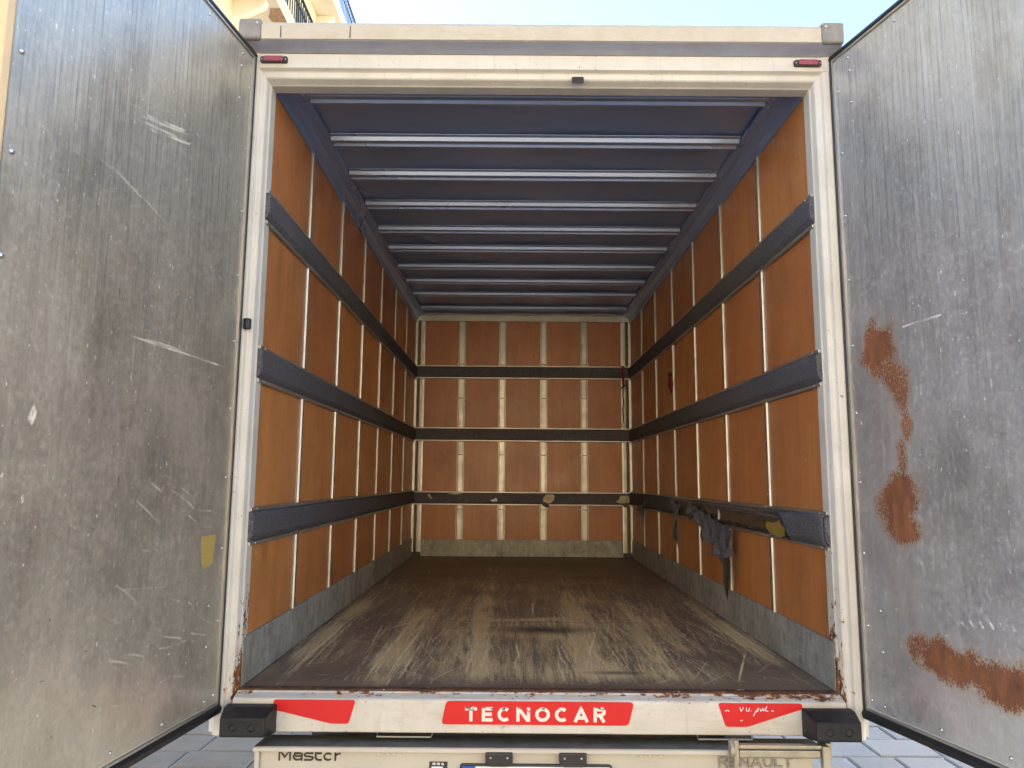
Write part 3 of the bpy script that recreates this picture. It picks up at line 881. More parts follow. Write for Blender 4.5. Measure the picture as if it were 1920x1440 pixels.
def build_bulkhead():
    b = ob('bulkhead', MB().box(-WI-.004, WI+.004, YB+.006, YB+.02, -.005, ZC), 'galvanised', T)
    cols = [(-.945, -.623), (-.551, -.235), (-.158, .164), (.236, .553), (.6245, .9416)]
    studs = [(-.587), (-.1965), .2, .589]
    rows = ((.155, .475), (.600, 1.070), (1.200, 1.668), (1.795, 2.232))
    cache = {}
    for r, (z0, z1) in enumerate(rows):
        for x0, x1 in cols:
            key = (r, round(x1-x0, 3))
            if key not in cache:
                w = (x1-x0)/2+.001
                cache[key] = MB().box(-w, w, -.004, .004, -(z1-z0)/2, (z1-z0)/2).mesh('wood_panel')
            o = ob('wood_panel', cache[key], 'bulkhead_wood', b)
            o.location = ((x0+x1)/2, YB+random.uniform(-.001, .001), (z0+z1)/2)
    riv = MB()
    for x in studs:
        ob('bulkhead_stud', MB().prism([(x-.0215, YB-.002), (x-.0215, YB-.0045), (x+.0215, YB-.0045), (x+.0215, YB-.002)], 'z', .155, 2.232), 'stud_metal', b)
        for dx in (-.031, .031):
            ob('stud_edge', MB().prism([(x+dx-.0065, YB-.002), (x+dx-.0065, YB-.013), (x+dx-.003, YB-.0155), (x+dx+.003, YB-.0155), (x+dx+.0065, YB-.013), (x+dx+.0065, YB-.002)], 'z', .155, 2.232), 'aluminium', b)
        for z in (.435, .945, 1.485, 1.815):
            ob('stud_joint', MB().box(x-.021, x+.021, YB-.010, YB-.0047, z-.003, z+.003), 'black_plastic', b)
            for dx in (-.042, .042):
                riv.dome((x+dx, YB-.005, z), (0, -1, 0), .005, .003)
        for dx in (-.03, .03):
            for z in (2.26, 2.245):
                riv.dome((x+dx, YB-.02, z), (0, -1, 0), .0045, .003)
    for s in (-1, 1):
        pr = [(s*.945, YB-.002), (s*.945, YB-.012), (s*.960, YB-.014), (s*.962, YB-.008), (s*.985, YB-.008), (s*.987, YB-.020), (s*1.012, YB-.045), (s*1.033, YB-.047), (s*1.033, YB-.002)]
        ob('corner_post', MB().prism(pr, 'z', .02, 2.235), 'aluminium', b)
        for z in (.25, .5, .68, .9, 1.3, 1.52, 1.9, 2.1):
            riv.dome((s*.973, YB-.009, z), (0, -1, 0), .005, .003)
            riv.dome((s*1.0, YB-.034, z+.12), (-s*.7, -.7, 0), .005, .003)
        ob('foot_sleeve', MB().box(min(s*.94, s*1.03), max(s*.94, s*1.03), YB-.052, YB-.049, .0, .045), 'black_plastic', b)
    ob('top_rail', MB().box(-1.03, 1.03, YB-.028, YB-.003, 2.233, ZC-.003), 'aluminium_bar', b, .002)
    for (z0, z1) in ((1.668, 1.795), (1.070, 1.200), (.475, .600)):
        for za, zb in ((z0, z0+.012), (z1-.012, z1)):
            ob('rail_edge', MB().box(-1.03, 1.03, YB-.052, YB-.004, za, zb), 'aluminium_bar', b, .0015)
        pr = [(YB-.004, z0+.012), (YB-.045, z0+.0122), (YB-.058, z0+.022), (YB-.058, z1-.022), (YB-.045, z1-.0122), (YB-.004, z1-.012)]
        ob('padded_rail', MB().prism(pr, 'x', -1.032, 1.032), 'felt', b, .003)
    ob('kick_plate', MB().box(-.935, .935, YB-.020, YB-.002, .002, .154), 'kick_metal', b, .002)
    # torn scraps on the low rail
    rg = random.Random(8)
    yf = YB-.062
    def scrap(pts, mat, dy=0.0):
        P = [(x+rg.uniform(-.006, .006), z+rg.uniform(-.003, .003)) for x, z in pts]
        ob('torn_patch', MB().poly(P, yf-dy, yf+.005), mat, b)
    scrap([(-.885, .567), (-.86, .572), (-.843, .545), (-.84, .527), (-.862, .536)], 'torn_backing')
    scrap([(-.30, .522), (-.26, .53), (-.238, .545), (-.226, .528), (-.232, .508), (-.25, .515), (-.265, .503)], 'plate_white')
    scrap([(.20, .545), (.225, .575), (.28, .578), (.303, .57), (.295, .53), (.27, .50), (.235, .495), (.20, .51)], 'torn_backing')
    scrap([(.19, .505), (.235, .492), (.26, .47), (.225, .455), (.195, .475)], 'felt', .008)
    scrap([(.87, .51), (.90, .535), (.925, .572), (.985, .572), (1.012, .545), (1.0, .51), (.93, .50)], 'torn_backing')
    scrap([(.93, .498), (1.0, .507), (.99, .478), (.955, .462)], 'felt', .008)
    scrap([(-.70, .581), (-.62, .585), (-.55, .579), (-.62, .574)], 'torn_backing')
    ob('rivets', riv, 'screw_metal', b, smooth=True, kind='stuff')
build_bulkhead()

def build_ceiling():
    du = .02
    # thin sheet, slightly pillowed between ribs
    ribs = [.25, .647, 1.03, 1.447, 1.86, 2.24, 2.67, 3.07, 3.48, 3.98]
    nu = int(2*WI/du)+1; nv = int((YB-.004)/du)+1
    ra = np.array([-.15]+ribs+[4.42])
    def pos(U, V):
        i = np.clip(np.searchsorted(ra, V)-1, 0, len(ra)-2)
        f = (V-ra[i])/(ra[i+1]-ra[i])
        sag = .010*np.sin(np.pi*np.clip(f, 0, 1))**.8*np.clip((WI-np.abs(U-WI))/.3, 0, 1)
        wob = .0025*np.sin(U*3.1+V*5)+.002*np.sin(U*7.7-V*3)
        return U-WI, V+.004, ZC+.012+sag+wob
    z = np.zeros((nv, nu))
    c = ob('ceiling', grid_mesh('ceiling', nu, nv, du, pos, (z, z, z)), 'ceiling_sheet', T)
    # rib: two raised beads on a flat
    pr = [(-.062, 0), (-.058, -.004), (-.044, -.005), (-.036, -.024), (-.016, -.027), (-.009, -.014), (.009, -.014), (.016, -.027), (.036, -.024), (.044, -.005), (.058, -.004), (.062, 0)]
    me = MB().prism([(p[0], p[1]) for p in pr], 'x', -.955, .955).mesh('roof_rib')
    for y in ribs:
        o = ob('roof_rib', me, 'rib_metal', c, .002)
        o.location = (0, y, ZC+.008)
    riv = MB()
    for s in (-1, 1):
        prf = [(s*(WI-.001), 2.206), (s*(WI-.001), ZC+.006), (s*.958, ZC+.006), (s*.958, ZC-.010), (s*.984, ZC-.012), (s*.988, ZC-.018), (s*1.002, ZC-.020), (s*1.008, ZC-.032), (s*1.022, ZC-.048), (s*1.024, 2.208)]
        ob('ceiling_rail', MB().prism(prf, 'y', .010, YB-.03), 'ceiling_sheet', c, .002)
        for y in ribs:
            for dy in (-.03, .035):
                riv.dome((s*.973, y+dy, ZC-.0115), (0, 0, -1), .006, .005)
    ob('rivets', riv, 'screw_metal', c, smooth=True, kind='stuff')
build_ceiling()

def build_frame():
    ins = 1.0242
    for s in (-1, 1):
        pr = [(s*ins, .055), (s*ins, .004), (s*(ins+.004), -.002), (s*(ins+.010), -.024), (s*(ins+.016), -.030), (s*(ins+.026), -.031), (s*(ins+.030), -.036), (s*(ins+.034), -.045), (s*(ins+.058), -.046), (s*(ins+.066), -.042), (s*(ins+.069), -.036), (s*(ins+.069), -.012), (s*(ins+.092), -.010), (s*(ins+.094), .055)]
        o = ob('frame_post', MB().prism(pr, 'z', -.135, 2.305), 'white_paint', T, .002)
    # header, profile in (y, z)
    pr = [(.055, 2.2), (.004, 2.2), (-.002, 2.204), (-.026, 2.213), (-.030, 2.218), (-.031, 2.236), (-.036, 2.240), (-.048, 2.246), (-.048, 2.299), (-.044, 2.304), (.02, 2.318), (.055, 2.318)]
    ob('frame_header', MB().prism(pr, 'x', -1.093, 1.093), 'white_paint', T, .002)
    # slanted drip above the header + roof trim
    pr = [(-.043, 2.3055), (-.094, 2.327), (-.094, 2.335), (.03, 2.335), (.03, 2.3195)]
    ob('header_drip', MB().prism(pr, 'x', -1.118, 1.118), 'drip_grey', T, .001)
    pr = [(-.100, 2.3285), (-.102, 2.382), (-.096, 2.396), (-.082, 2.403), (.05, 2.405), (.05, 2.337), (-.093, 2.337), (-.093, 2.3285)]
    tr = ob('roof_trim', MB().prism(pr, 'x', -1.038, 1.038), 'trim_metal', T, .002)
    for s in (-1, 1):
        m = MB()
        m.box(min(s*1.038, s*1.122), max(s*1.038, s*1.122), -.106, .06, 2.325, 2.408)
        cp = ob('corner_cap', m, 'grey_plastic', tr, .010, 3)
        ob('cap_screw', MB().dome((s*1.052, -.107, 2.388), (0, -1, 0), .006, .004), 'screw_metal', tr)
    for x in (-.965, -.708):
        ob('trim_joint', MB().box(x-.0012, x+.0012, -.1035, -.099, 2.334, 2.378), 'black_plastic', tr)
    # small marker lamps in the header
    for s in (-1, 1):
        cx, cz = s*1.001, 2.2735
        def sm(w, h, yf, yb, r=.006):
            pts = []
            for (sx, sz, a0) in ((1, 1, 0), (-1, 1, 90), (-1, -1, 180), (1, -1, 270)):
                for k in range(4):
                    a = RAD(a0+30*k)
                    pts.append((cx+sx*(w-r)+r*math.cos(a), cz+sz*(h-r)+r*math.sin(a)))
            return MB().poly(pts, yf, yb)
        ml = ob('marker_light', sm(.051, .0125, -.058, -.047), 'black_plastic', T, .002)
        ob('lamp_lens', sm(.037, .0105, -.066, -.0575), 'red_lens', ml, .003)
        for dx in (-.044, .044):
            ob('lamp_screw', MB().dome((cx+dx, -.0585, cz), (0, -1, 0), .003, .002), 'screw_metal', ml)
    # door catches
    ob('door_catch', MB().prism([(-.030, 2.203), (-.048, 2.190), (-.050, 2.214), (-.040, 2.222), (-.028, 2.222)], 'x', .118, .162), 'black_rubber', T, .003)
    ob('door_catch', MB().prism([(-1.062, -.044), (-1.060, -.058), (-1.046, -.064), (-1.034, -.056), (-1.033, -.044)], 'z', 1.243, 1.282), 'black_rubber', T, .004)
    # sill
    pr = [(.0, -.004), (-.006, .001), (-.014, .001), (-.018, -.003), (-.050, -.012), (-.0555, -.018), (-.0565, -.116), (-.052, -.119), (-.01, -.119), (.03, -.1), (.03, -.006)]
    ob('rear_sill', MB().prism(pr, 'x', -1.0235, 1.0235), 'white_paint', T, .002)
    ob('threshold', MB().box(-1.022, 1.022, .0006, .035, -.006, .0035), 'rust_edge', T, .001)
def mat_rust_edge():
    m = NT('rust_edge')
    P = m.pos()
    c = m.mix(m.rng(m.noise(P, 30, 6, .7), .35, .7), (.035, .02, .016), (.20, .075, .025))
    c = m.mix(m.rng(m.noise(m.sc(P, (.4, 1, 1)), 45, 5, .7), .62, .68), c, (.62, .55, .45))
    m.p(Base_Color=c, Roughness=.8, Normal=m.bump(m.noise(P, 150, 4), .5, .003))
    MT['rust_edge'] = m.m
mat_rust_edge()
build_frame()

# ---- stroke lettering
def arc(cx, cy, rx, ry, a0, a1, n=14):
    return [(cx+rx*math.cos(RAD(a0+(a1-a0)*k/n)), cy+ry*math.sin(RAD(a0+(a1-a0)*k/n))) for k in range(n+1)]
def glyph(ch, w, t):
    """centre-line strokes of a letter in a w x 1 cell, stroke width t"""
    h = t/2
    if ch == 'T': return [[(0, 1-h), (w, 1-h)], [(w/2, 1-t), (w/2, 0)]]
    if ch == 'E': return [[(h, 0), (h, 1)], [(t, 1-h), (w, 1-h)], [(t, .5), (w*.93, .5)], [(t, h), (w, h)]]
    if ch == 'C': return [arc(w/2, .5, w/2-h, .5-h, 48, 312, 22)]
    if ch == 'G': return [arc(w/2, .5, w/2-h, .5-h, 48, 330, 22)+[(w-h, .45)], [(w*.55, .45), (w-t, .45)]]
    if ch == 'N': return [[(h, 0), (h, 1)], [(w-h, 0), (w-h, 1)], [(h*1.2, 1-h*.4), (w-h*1.2, h*.4)]]
    if ch == 'O': return [arc(w/2, .5, w/2-h, .5-h, 0, 360, 28)]
    if ch == 'A': return [[(h*.8, 0), (w/2, 1-h*.6), (w-h*.8, 0)], [(w*.27, .30), (w*.73, .30)]]
    if ch == 'R': return [[(h, 0), (h, 1)], [(t, 1-h), (w*.6, 1-h)]+arc(w*.6, .5+.25-h*.5+h*.25, w*.4-h, .25-h*.75+h*.5, 80, -80, 10)+[(w*.6, .5-h*.25), (t, .5-h*.25)], [(w*.52, .46), (w-h, 0)]]
    if ch == 'U': return [[(h, 1), (h, .4)]+arc(w/2, .4, w/2-h, .4-h, 180, 360, 16)[1:-1]+[(w-h, .4), (w-h, 1)]]
    if ch == 'L': return [[(h, 1), (h, h), (w, h)]]
    if ch == 'M': return [[(h, 0), (h, 1-h), (w*.5, .30), (w-h, 1-h), (w-h, 0)]]
    if ch == 'a': return [arc(w/2, .36, w/2-h, .36-h, 60, 330, 18), [(w*.25, .40), (w-h, .40)], [(w-h, .72-h), (w-h, 0)], [(w*.15, .72-h), (w-t, .72-h)]]
    if ch == 's': return [[(w, .72-h), (w*.3, .72-h)]+arc(w*.28, .54-h*.4, w*.25, .18-h*.6, 90, 270, 8)+[(w*.7, .36)]+arc(w*.72, .18+h*.4, w*.25, .18-h*.6, 90, -90, 8)+[(0, h)]]
    if ch == 't': return [[(h, 1), (h, .3)]+arc(w*.55, .3, w*.55-h, .3-h, 180, 270, 8)+[(w, h)], [(t, .72-h), (w, .72-h)]]
    if ch == 'e': return [arc(w/2, .36, w/2-h, .36-h, 40, 320, 20)]
    if ch == 'r': return [[(h, 0), (h, .72)], [(h, .5)]+arc(w*.9, .30, w*.9-h, .42-h, 160, 90, 8)]
    return []
def lettering(name, text, x0, x1, z0, z1, widths, gap, t, yf, yb, mat, parent, slant=0.0):
    tot = sum(widths)+gap*(len(text)-1)
    H = z1-z0
    sx = (x1-x0)/tot
    x = x0
    for ch, w in zip(text, widths):
        m = MB()
        for q, st in enumerate(glyph(ch, w, t)):
            pts = [(x+p[0]*sx+slant*p[1]*H, z0+p[1]*H) for p in st]
            m.strip(pts, t*min(H, sx) if abs(sx/H-1) > .4 else t*H, yf-.00025*q, yb)
        o = ob(name, m, mat, parent)
        x += (w+gap)*sx

def round_poly(pts, r, n=4):
    out = []
    N = len(pts)
    for i in range(N):
        p = Vector(pts[i]); a = Vector(pts[i-1]); b = Vector(pts[(i+1) % N])
        d1 = (a-p); d2 = (b-p)
        rr = min(r, d1.length*.4, d2.length*.4)
        p0 = p+d1.normalized()*rr; p1 = p+d2.normalized()*rr
        for k in range(n+1):
            t = k/n
            q = p0*(1-t)**2+p*2*t*(1-t)+p1*t*t
            out.append((q.x, q.y))
    return out

def build_rear_details():
    yf = -.0565
    st = ob('reflective_sticker', MB().poly(round_poly([(-.310, -.0155), (.316, -.0155), (.297, -.0895), (-.325, -.0895)], .014), yf-.0016, yf+.001), 'red_reflective', T)
    st['label'] = 'red sticker with white capital lettering in the middle of the sill'
    lettering('letter', 'TECNOCAR', -.247, .222, -.079, -.0335, [.78, .72, .92, .92, .98, .92, .98, .82], .30, .235, yf-.0026, yf-.0012, 'sticker_white', st)
    a = ob('reflective_sticker', MB().poly(round_poly([(-.886, -.0155), (-.612, -.0155), (-.633, -.0905), (-.690, -.0905), (-.884, -.047)], .010), yf-.0016, yf+.001), 'red_reflective', T)
    b = ob('reflective_sticker', MB().poly(round_poly([(.596, -.0155), (.876, -.0155), (.876, -.033), (.690, -.0905), (.619, -.0905)], .010), yf-.0016, yf+.001), 'red_reflective', T)
    b['label'] = 'red tapering sticker with a faint white handwritten scrawl'
    m = MB()
    for q, pts in enumerate((
            [(.668, -.028), (.671, -.040), (.676, -.036), (.680, -.027)], [(.690, -.029), (.689, -.039), (.697, -.040), (.700, -.030)], [(.704, -.039), (.706, -.040)],
            [(.712, -.056), (.720, -.040), (.730, -.030), (.727, -.040), (.720, -.043)], [(.734, -.032), (.738, -.040), (.744, -.031), (.746, -.039)], [(.746, -.039), (.758, -.024), (.752, -.038), (.762, -.041)], [(.772, -.038), (.780, -.040)],
            [(.618, -.040), (.626, -.038), (.632, -.041)], [(.668, -.071), (.676, -.069)])):
        m.strip(pts, .0022, yf-.0024-.0001*q, yf-.0014)
    ob('scrawl', m, 'plate_white', b)
    # rubber buffers
    for s in (-1, 1):
        x0, x1 = (.872, 1.040)
        m = MB()
        back = [(x0, -.120), (x1, -.120), (x1, -.028), (x0, -.028)]
        front = [(x0+.003, -.098), (x1-.022, -.098), (x1-.022, -.039), (x0+.003, -.039)]
        mid = [(x0, -.114), (x1-.004, -.114), (x1-.004, -.028), (x0, -.028)]
        vs = [(s*x, -.055, z) for x, z in back]+[(s*x, -.095, z) for x, z in mid]+[(s*x, -.172, z) for x, z in front]
        fs = [(3, 2, 1, 0), (8, 9, 10, 11)]
        for r in (0, 4):
            fs += [(r+k, r+(k+1) % 4, r+4+(k+1) % 4, r+4+k) for k in range(4)]
        m.add(vs, fs)
        bf = ob('rubber_buffer', m, 'black_rubber', T, .006, 3)
        for dx in (.045, .105):
            n = 10
            cx, cz = s*(x0+dx), -.070
            mm = MB()
            ring = []
            for rr, yy in ((.0125, -.1725), (.010, -.1755), (.0085, -.1728)):
                ring += [(cx+rr*math.cos(2*math.pi*k/n), yy, cz+rr*math.sin(2*math.pi*k/n)) for k in range(n)]
            mm.add(ring, [(j*n+k, j*n+(k+1) % n, (j+1)*n+(k+1) % n, (j+1)*n+k) for j in range(2) for k in range(n)]+[tuple(2*n+k for k in range(n))])
            ob('bolt_hole', mm, 'seal_rubber', bf)
    # lower rear panel with folded lip
    lp = ob('lower_panel', MB().box(-.905, .885, -.104, -.090, -.50, -.158), 'panel_paint', T, .002)
    ob('panel_shelf', MB().prism([(.02, -.152), (.02, -.157), (-.113, -.149), (-.113, -.144)], 'x', -.924, .93), 'panel_shaded_dirt', lp)
    pr = [(-.1135, -.150), (-.118, -.158), (-.124, -.156), (-.122, -.144), (-.1135, -.142)]
    ob('panel_lip', MB().prism(pr, 'x', -.925, .628), 'panel_paint', lp, .0015)
    ob('panel_lip', MB().prism([(p[0]+.015, p[1]-.001) for p in pr], 'x', .6285, .93), 'panel_paint', lp, .0015)
    ob('panel_return', MB().box(-.921, -.906, -.116, .02, -.50, -.159), 'panel_paint', lp, .002)
    lettering('badge_letter', 'Master', -.846, -.642, -.189, -.154, [1.0, .80, .70, .55, .75, .55], .13, .145, -.1075, -.1035, 'badge_dark', lp)
    lettering('badge_letter', 'RENAULT', .578, .818, -.199, -.1655, [1.12, 1.0, 1.15, 1.25, 1.12, .92, 1.02], .16, .22, -.1085, -.1035, 'badge_chrome', lp)
    for x in (-.131, .106):
        pl = ob('plate_lamp', MB().poly([(x-.044, -.152), (x+.044, -.152), (x+.044, -.185), (x+.028, -.194), (x-.028, -.194), (x-.044, -.185)], -.135, -.1035), 'black_plastic', lp, .004)
        for dx in (-.027, .027):
            ob('lamp_screw', MB().dome((x+dx, -.135, -.166), (0, -1, 0), .0035, .002), 'screw_metal', lp)
    pf = ob('plate_frame', MB().poly(round_poly([(-.258, -.1925), (.234, -.1925), (.234, -.315), (-.258, -.315)], .012), -.114, -.1035), 'black_plastic', lp, .003)
    ob('number_plate', MB().box(-.207, .226, -.1165, -.1135, -.310, -.199), 'plate_white', lp)
    ob('plate_band', MB().box(-.250, -.2075, -.1165, -.1135, -.310, -.199), 'plate_blue', lp)
    sk = ob('dealer_sticker', MB().box(-.357, -.298, -.1052, -.1038, -.225, -.189), 'badge_dark', lp)
    lettering('letter', 'RRG', -.347, -.308, -.1995, -.1925, [.9, .9, .9], .25, .24, -.1062, -.105, 'plate_white', lp)
    ob('letter_field', MB().box(-.350, -.312, -.1060, -.1050, -.223, -.204), 'plate_white', lp)
    for x in (-.52, -.49, -.47, -.438, .33, .36, .395):
        n = 10
        mm = MB()
        ring = []
        for rr, yy in ((.011, -.1045), (.009, -.107), (.006, -.1048)):
            ring += [(x+rr*math.cos(2*math.pi*k/n), yy, -.165+rr*math.sin(2*math.pi*k/n)) for k in range(n)]
        mm.add(ring, [(j*n+k, j*n+(k+1) % n, (j+1)*n+(k+1) % n, (j+1)*n+k) for j in range(2) for k in range(n)]+[tuple(2*n+k for k in range(n))])
        ob('panel_plug', mm, 'panel_paint', lp, smooth=True)
    # folding step beside the badge
    fs = ob('folding_step', MB().box(.632, .898, -.150, -.128, -.128, -.116), 'step_metal', T, .003)
    ob('step_bar', MB().prism([(-.150, -.132), (-.150, -.152), (-.146, -.157), (-.122, -.157), (-.122, -.132)], 'x', .634, .893), 'step_metal', fs, .003)
    ob('step_post', MB().box(.616, .631, -.158, -.132, -.50, -.100), 'step_metal', fs, .003)
    ob('step_knuckle', MB().prism([(-.166, -.120), (-.168, -.138), (-.160, -.150), (-.135, -.152), (-.130, -.104), (-.150, -.102)], 'x', .603, .616), 'step_metal', fs, .004)
    ob('step_post', MB().box(.8985, .921, -.156, -.128, -.50, -.118), 'step_metal', fs, .003)
    ob('step_bracket', MB().box(.9215, .942, -.120, -.050, -.170, -.119), 'step_metal', fs, .003)
    # underbody
    for s in (-1, 1):
        ob('chassis_rail', MB().box(min(s*.38, s*.46), max(s*.38, s*.46), .05, YB+.5, -.32, -.12), 'underbody', T)
    for y in (.3, 1.0, 1.8, 2.6, 3.4):
        ob('cross_member', MB().box(-1.02, 1.02, y, y+.06, -.118, -.052), 'underbody', T)
    ob('under_beam', MB().box(-.72, .64, .03, .08, -.30, -.122), 'underbody', T)
    for x in (-.45, .62):
        hk = ob('tie_loop', MB().tube([(x-.09, -.03, -.125), (x-.09, -.045, -.1345), (x+.09, -.045, -.1345), (x+.095, -.03, -.125)], .003, 6), 'step_metal', T)
    ob('rear_axle', MB().tube([(-.9, 1.25, GZ+.33), (.9, 1.25, GZ+.33)], .06, 10), 'underbody', T, smooth=True)
    for s in (-1, 1):
        n = 28
        m = MB()
        pr = [(.20, -.09), (.325, -.095), (.335, -.07), (.335, .07), (.325, .095), (.20, .09)]
        vs = []
        for k in range(n):
            a = 2*math.pi*k/n
            vs += [(s*.86+p[1], 1.25+p[0]*math.cos(a), GZ+.335+p[0]*math.sin(a)) for p in pr]
        fs_ = [(k*6+j, k*6+(j+1) % 6, ((k+1) % n)*6+(j+1) % 6, ((k+1) % n)*6+j) for k in range(n) for j in range(6)]
        wh = ob('wheel', MB().add(vs, fs_), 'tyre', T, smooth=True)
        ob('rim', MB().tube([(s*.86-.08, 1.25, GZ+.335), (s*.86+.08, 1.25, GZ+.335)], .199, 20), 'wheel_steel', wh)
        ob('mudguard', MB().prism([(.80, -.45), (.83, -.45), (.90, -.28), (1.02, -.19), (1.48, -.19), (1.60, -.28), (1.67, -.45), (1.70, -.45), (1.63, -.27), (1.50, -.16), (1.00, -.16), (.87, -.27)][::1] if False else [(.82, -.45), (.90, -.27), (1.02, -.18), (1.48, -.18), (1.60, -.27), (1.68, -.45), (1.70, -.45), (1.62, -.255), (1.49, -.16), (1.01, -.16), (.88, -.255), (.80, -.45)], 'x', s*.74, s*.98), None, T).data.materials.append(MT['underbody'])
build_rear_details()

# ---- doors
def build_door(side, hinge, ang):
    s = side
    du = .0045
    WD, Z0, Z1 = 1.034, -.022, 2.270
    d = Vector((s*math.sin(ang), -math.cos(ang), 0))
    nrm = Vector((-s*math.cos(ang), -math.sin(ang), 0))      # faces the opening
    M = Matrix(((d.x, -nrm.x, 0, hinge[0]), (d.y, -nrm.y, 0, hinge[1]), (0, 0, 1, 0), (0, 0, 0, 1)))
    # local frame: x = from hinge to free edge, y = outwards (away from the sheet), z up
    nu = int(WD/du)+1; nv = int((Z1-Z0)/du)+1
    R = np.zeros((nv, nu)); G = np.zeros((nv, nu)); B = np.zeros((nv, nu))
    U, V = np.meshgrid(np.arange(nu)*du, np.arange(nv)*du+Z0)
    rg = np.random.RandomState(31 if s < 0 else 47)
    bl = fnoise((nv, nu), (24, 12), 77+s, 5)
    wob = (fnoise((nv, nu), (40, 20), 5+s, 4)-.5)
    def blob(cx, cz, sx, sz, a, rot=0.0, soft=1.0):
        c, q = math.cos(rot), math.sin(rot)
        x = (U-cx)*c+(V-cz)*q; z = -(U-cx)*q+(V-cz)*c
        dd = np.sqrt((x/sx)**2+(z/sz)**2)+wob*1.3
        return a*np.clip((1.75-dd)/1.15, 0, 1.0)
    def line(u0, v0, ang_, L, curv, val, rad, M_=None):
        n = max(8, int(L/.003)); t = np.linspace(0, L, n)
        a = ang_+curv*t
        u = u0+np.cumsum(np.cos(a))*L/n; v = v0-Z0+np.cumsum(np.sin(a))*L/n
        fade = np.interp(t, np.linspace(0, L, max(3, int(L/.04))), rg.uniform(.15, 1, max(3, int(L/.04))))
        splat(G if M_ is None else M_, u, v, du, val*fade, rad)
    # general small scratches
    for k in range(520 if s < 0 else 420):
        line(rg.rand()*WD, Z0+rg.rand()**1.3*2.2, rg.choice([0, 1.5, .4, 2.6])+rg.normal()*.35, rg.uniform(.012, .09), rg.normal()*3, rg.uniform(.06, .42), .0032)
    for k in range(260):
        line(rg.rand()*WD, rg.rand()*2.2, -1.57+rg.normal()*.04, rg.uniform(.05, .35), 0, rg.uniform(.08, .28), .0032)
    if s < 0:
        # sticker remains near the hinge, pale scrap, rubbed strap marks
        R = np.maximum(R, .95*((np.abs(U-.101+.02*wob)/(.030+.016*np.clip((V-.42)/.11, 0, 1)) < 1) & (np.abs(V-.478+.03*wob) < .053)))
        for (u0, v0, an, L) in ((.60, 1.72, 2.9, .27), (.58, 1.71, 2.94, .25), (.56, 1.70, 2.9, .22), (.575, 1.735, 2.9, .2)):
            line(u0, v0, an, L, 0, .5, .008, B)
            line(u0-.01, v0+.012, an, L*.9, 0, .8, .005)
        line(.57, 1.103, 3.16, .46, 0, .9, .004)
        line(.50, 1.108, 3.16, .2, 0, .8, .005)
        line(.76, 1.541, 3.3, .2, .4, .6, .004)
        line(.75, 1.55, 3.35, .32, .3, .5, .004)
        for u0, v0 in ((.886, .845), (.884, .855), (.880, .835)):
            line(u0, v0, 1.9, .03, 0, 1, .007)
        for k in range(40):
            line(rg.uniform(.1, .6), rg.uniform(.1, .75), rg.uniform(.05, .5)+math.pi, rg.uniform(.03, .2), rg.normal()*2, rg.uniform(.3, .8), .0038)
        for k in range(14):
            line(rg.uniform(.2, .9), rg.uniform(.0, .6), rg.uniform(0, 3), rg.uniform(.008, .035), 3, .9, .004, B)
        B = np.maximum(B, blob(.30, .86, .14, .16, .34)); B = np.maximum(B, blob(.42, 1.66, .22, .10, .30))
        B = np.maximum(B, blob(.35, .05, .3, .05, .35)); B = np.maximum(B, blob(.20, .08, .15, .05, .3))
    else:
        R = np.maximum(R, blob(.138, 1.165, .062, .075, .95)); R = np.maximum(R, blob(.15, 1.095, .055, .03, .72))
        R = np.maximum(R, blob(.19, 1.06, .04, .05, .75)); R = np.maximum(R, blob(.225, .99, .035, .075, .70)); R = np.maximum(R, blob(.232, .90, .024, .09, .64)); R = np.maximum(R, blob(.212, .80, .024, .09, .66))
        R = np.maximum(R, blob(.19, .665, .065, .085, .98)); R = np.maximum(R, blob(.20, .585, .060, .055, .9)); R = np.maximum(R, blob(.125, .64, .045, .05, .75)); R = np.maximum(R, blob(.15, .95, .05, .20, .22))
        R = np.maximum(R, blob(.18, .42, .05, .12, .26))
        for (cu, cv, su, sv, a) in ((.235, .225, .055, .038, .72), (.31, .205, .08, .045, .92), (.42, .190, .10, .045, .95), (.54, .180, .11, .05, 1.0), (.68, .170, .12, .05, 1.0), (.80, .16, .10, .045, .9)):
            R = np.maximum(R, blob(cu, cv, su, sv, a))
        line(.245, 1.214, .04, .15, 0, .95, .005)
        for k in range(12):
            line(.26+k*.011, 1.217+.0005*k, rg.uniform(0, 3), .006, 0, 1, .004, B)
        for k in range(6):
            line(.40+k*.032, .312+.004*k, 2.2, .018, 0, .9, .005)
        for k in range(26):
            line(rg.uniform(.02, .25), rg.uniform(.3, 1.3), rg.uniform(0, 3), rg.uniform(.004, .014), 2, .95, .004, B)
        line(.30, 1.64, -.28+.35, .75, .05, .35, .006, B)
        line(.30, 1.735, .18, .7, 0, .35, .004)
        B = np.maximum(B, blob(.62, .255, .2, .03, .45))
    dent = .0022*(fnoise((nv, nu), (9, 5), 91+s, 3)-.5)
    me = grid_mesh('door_sheet', nu, nv, du, lambda a, b: (a+.006, dent, b+Z0), (R, G, B))
    door = ob('rear_door', MB().box(.0, 1.06, .0045, .040, -.040, 2.288), 'box_white', None, .003)
    door.parent = T
    door.matrix_world = M
    door.matrix_parent_inverse = Matrix.Translation(-Vector(T.location))
    door.matrix_basis = M
    door['label'] = 'open left rear door lined with dull scratched grey metal sheet' if s < 0 else 'open right rear door lined with grey metal sheet with rust patches'
    sh = ob('door_sheet', me, 'door_sheet_warm' if s < 0 else 'door_sheet_cool', door)
    # thin alu edging around the sheet
    ob('sheet_edge', MB().box(-.001, .0058, -.006, .004, Z0-.004, Z1+.004), 'aluminium', door)
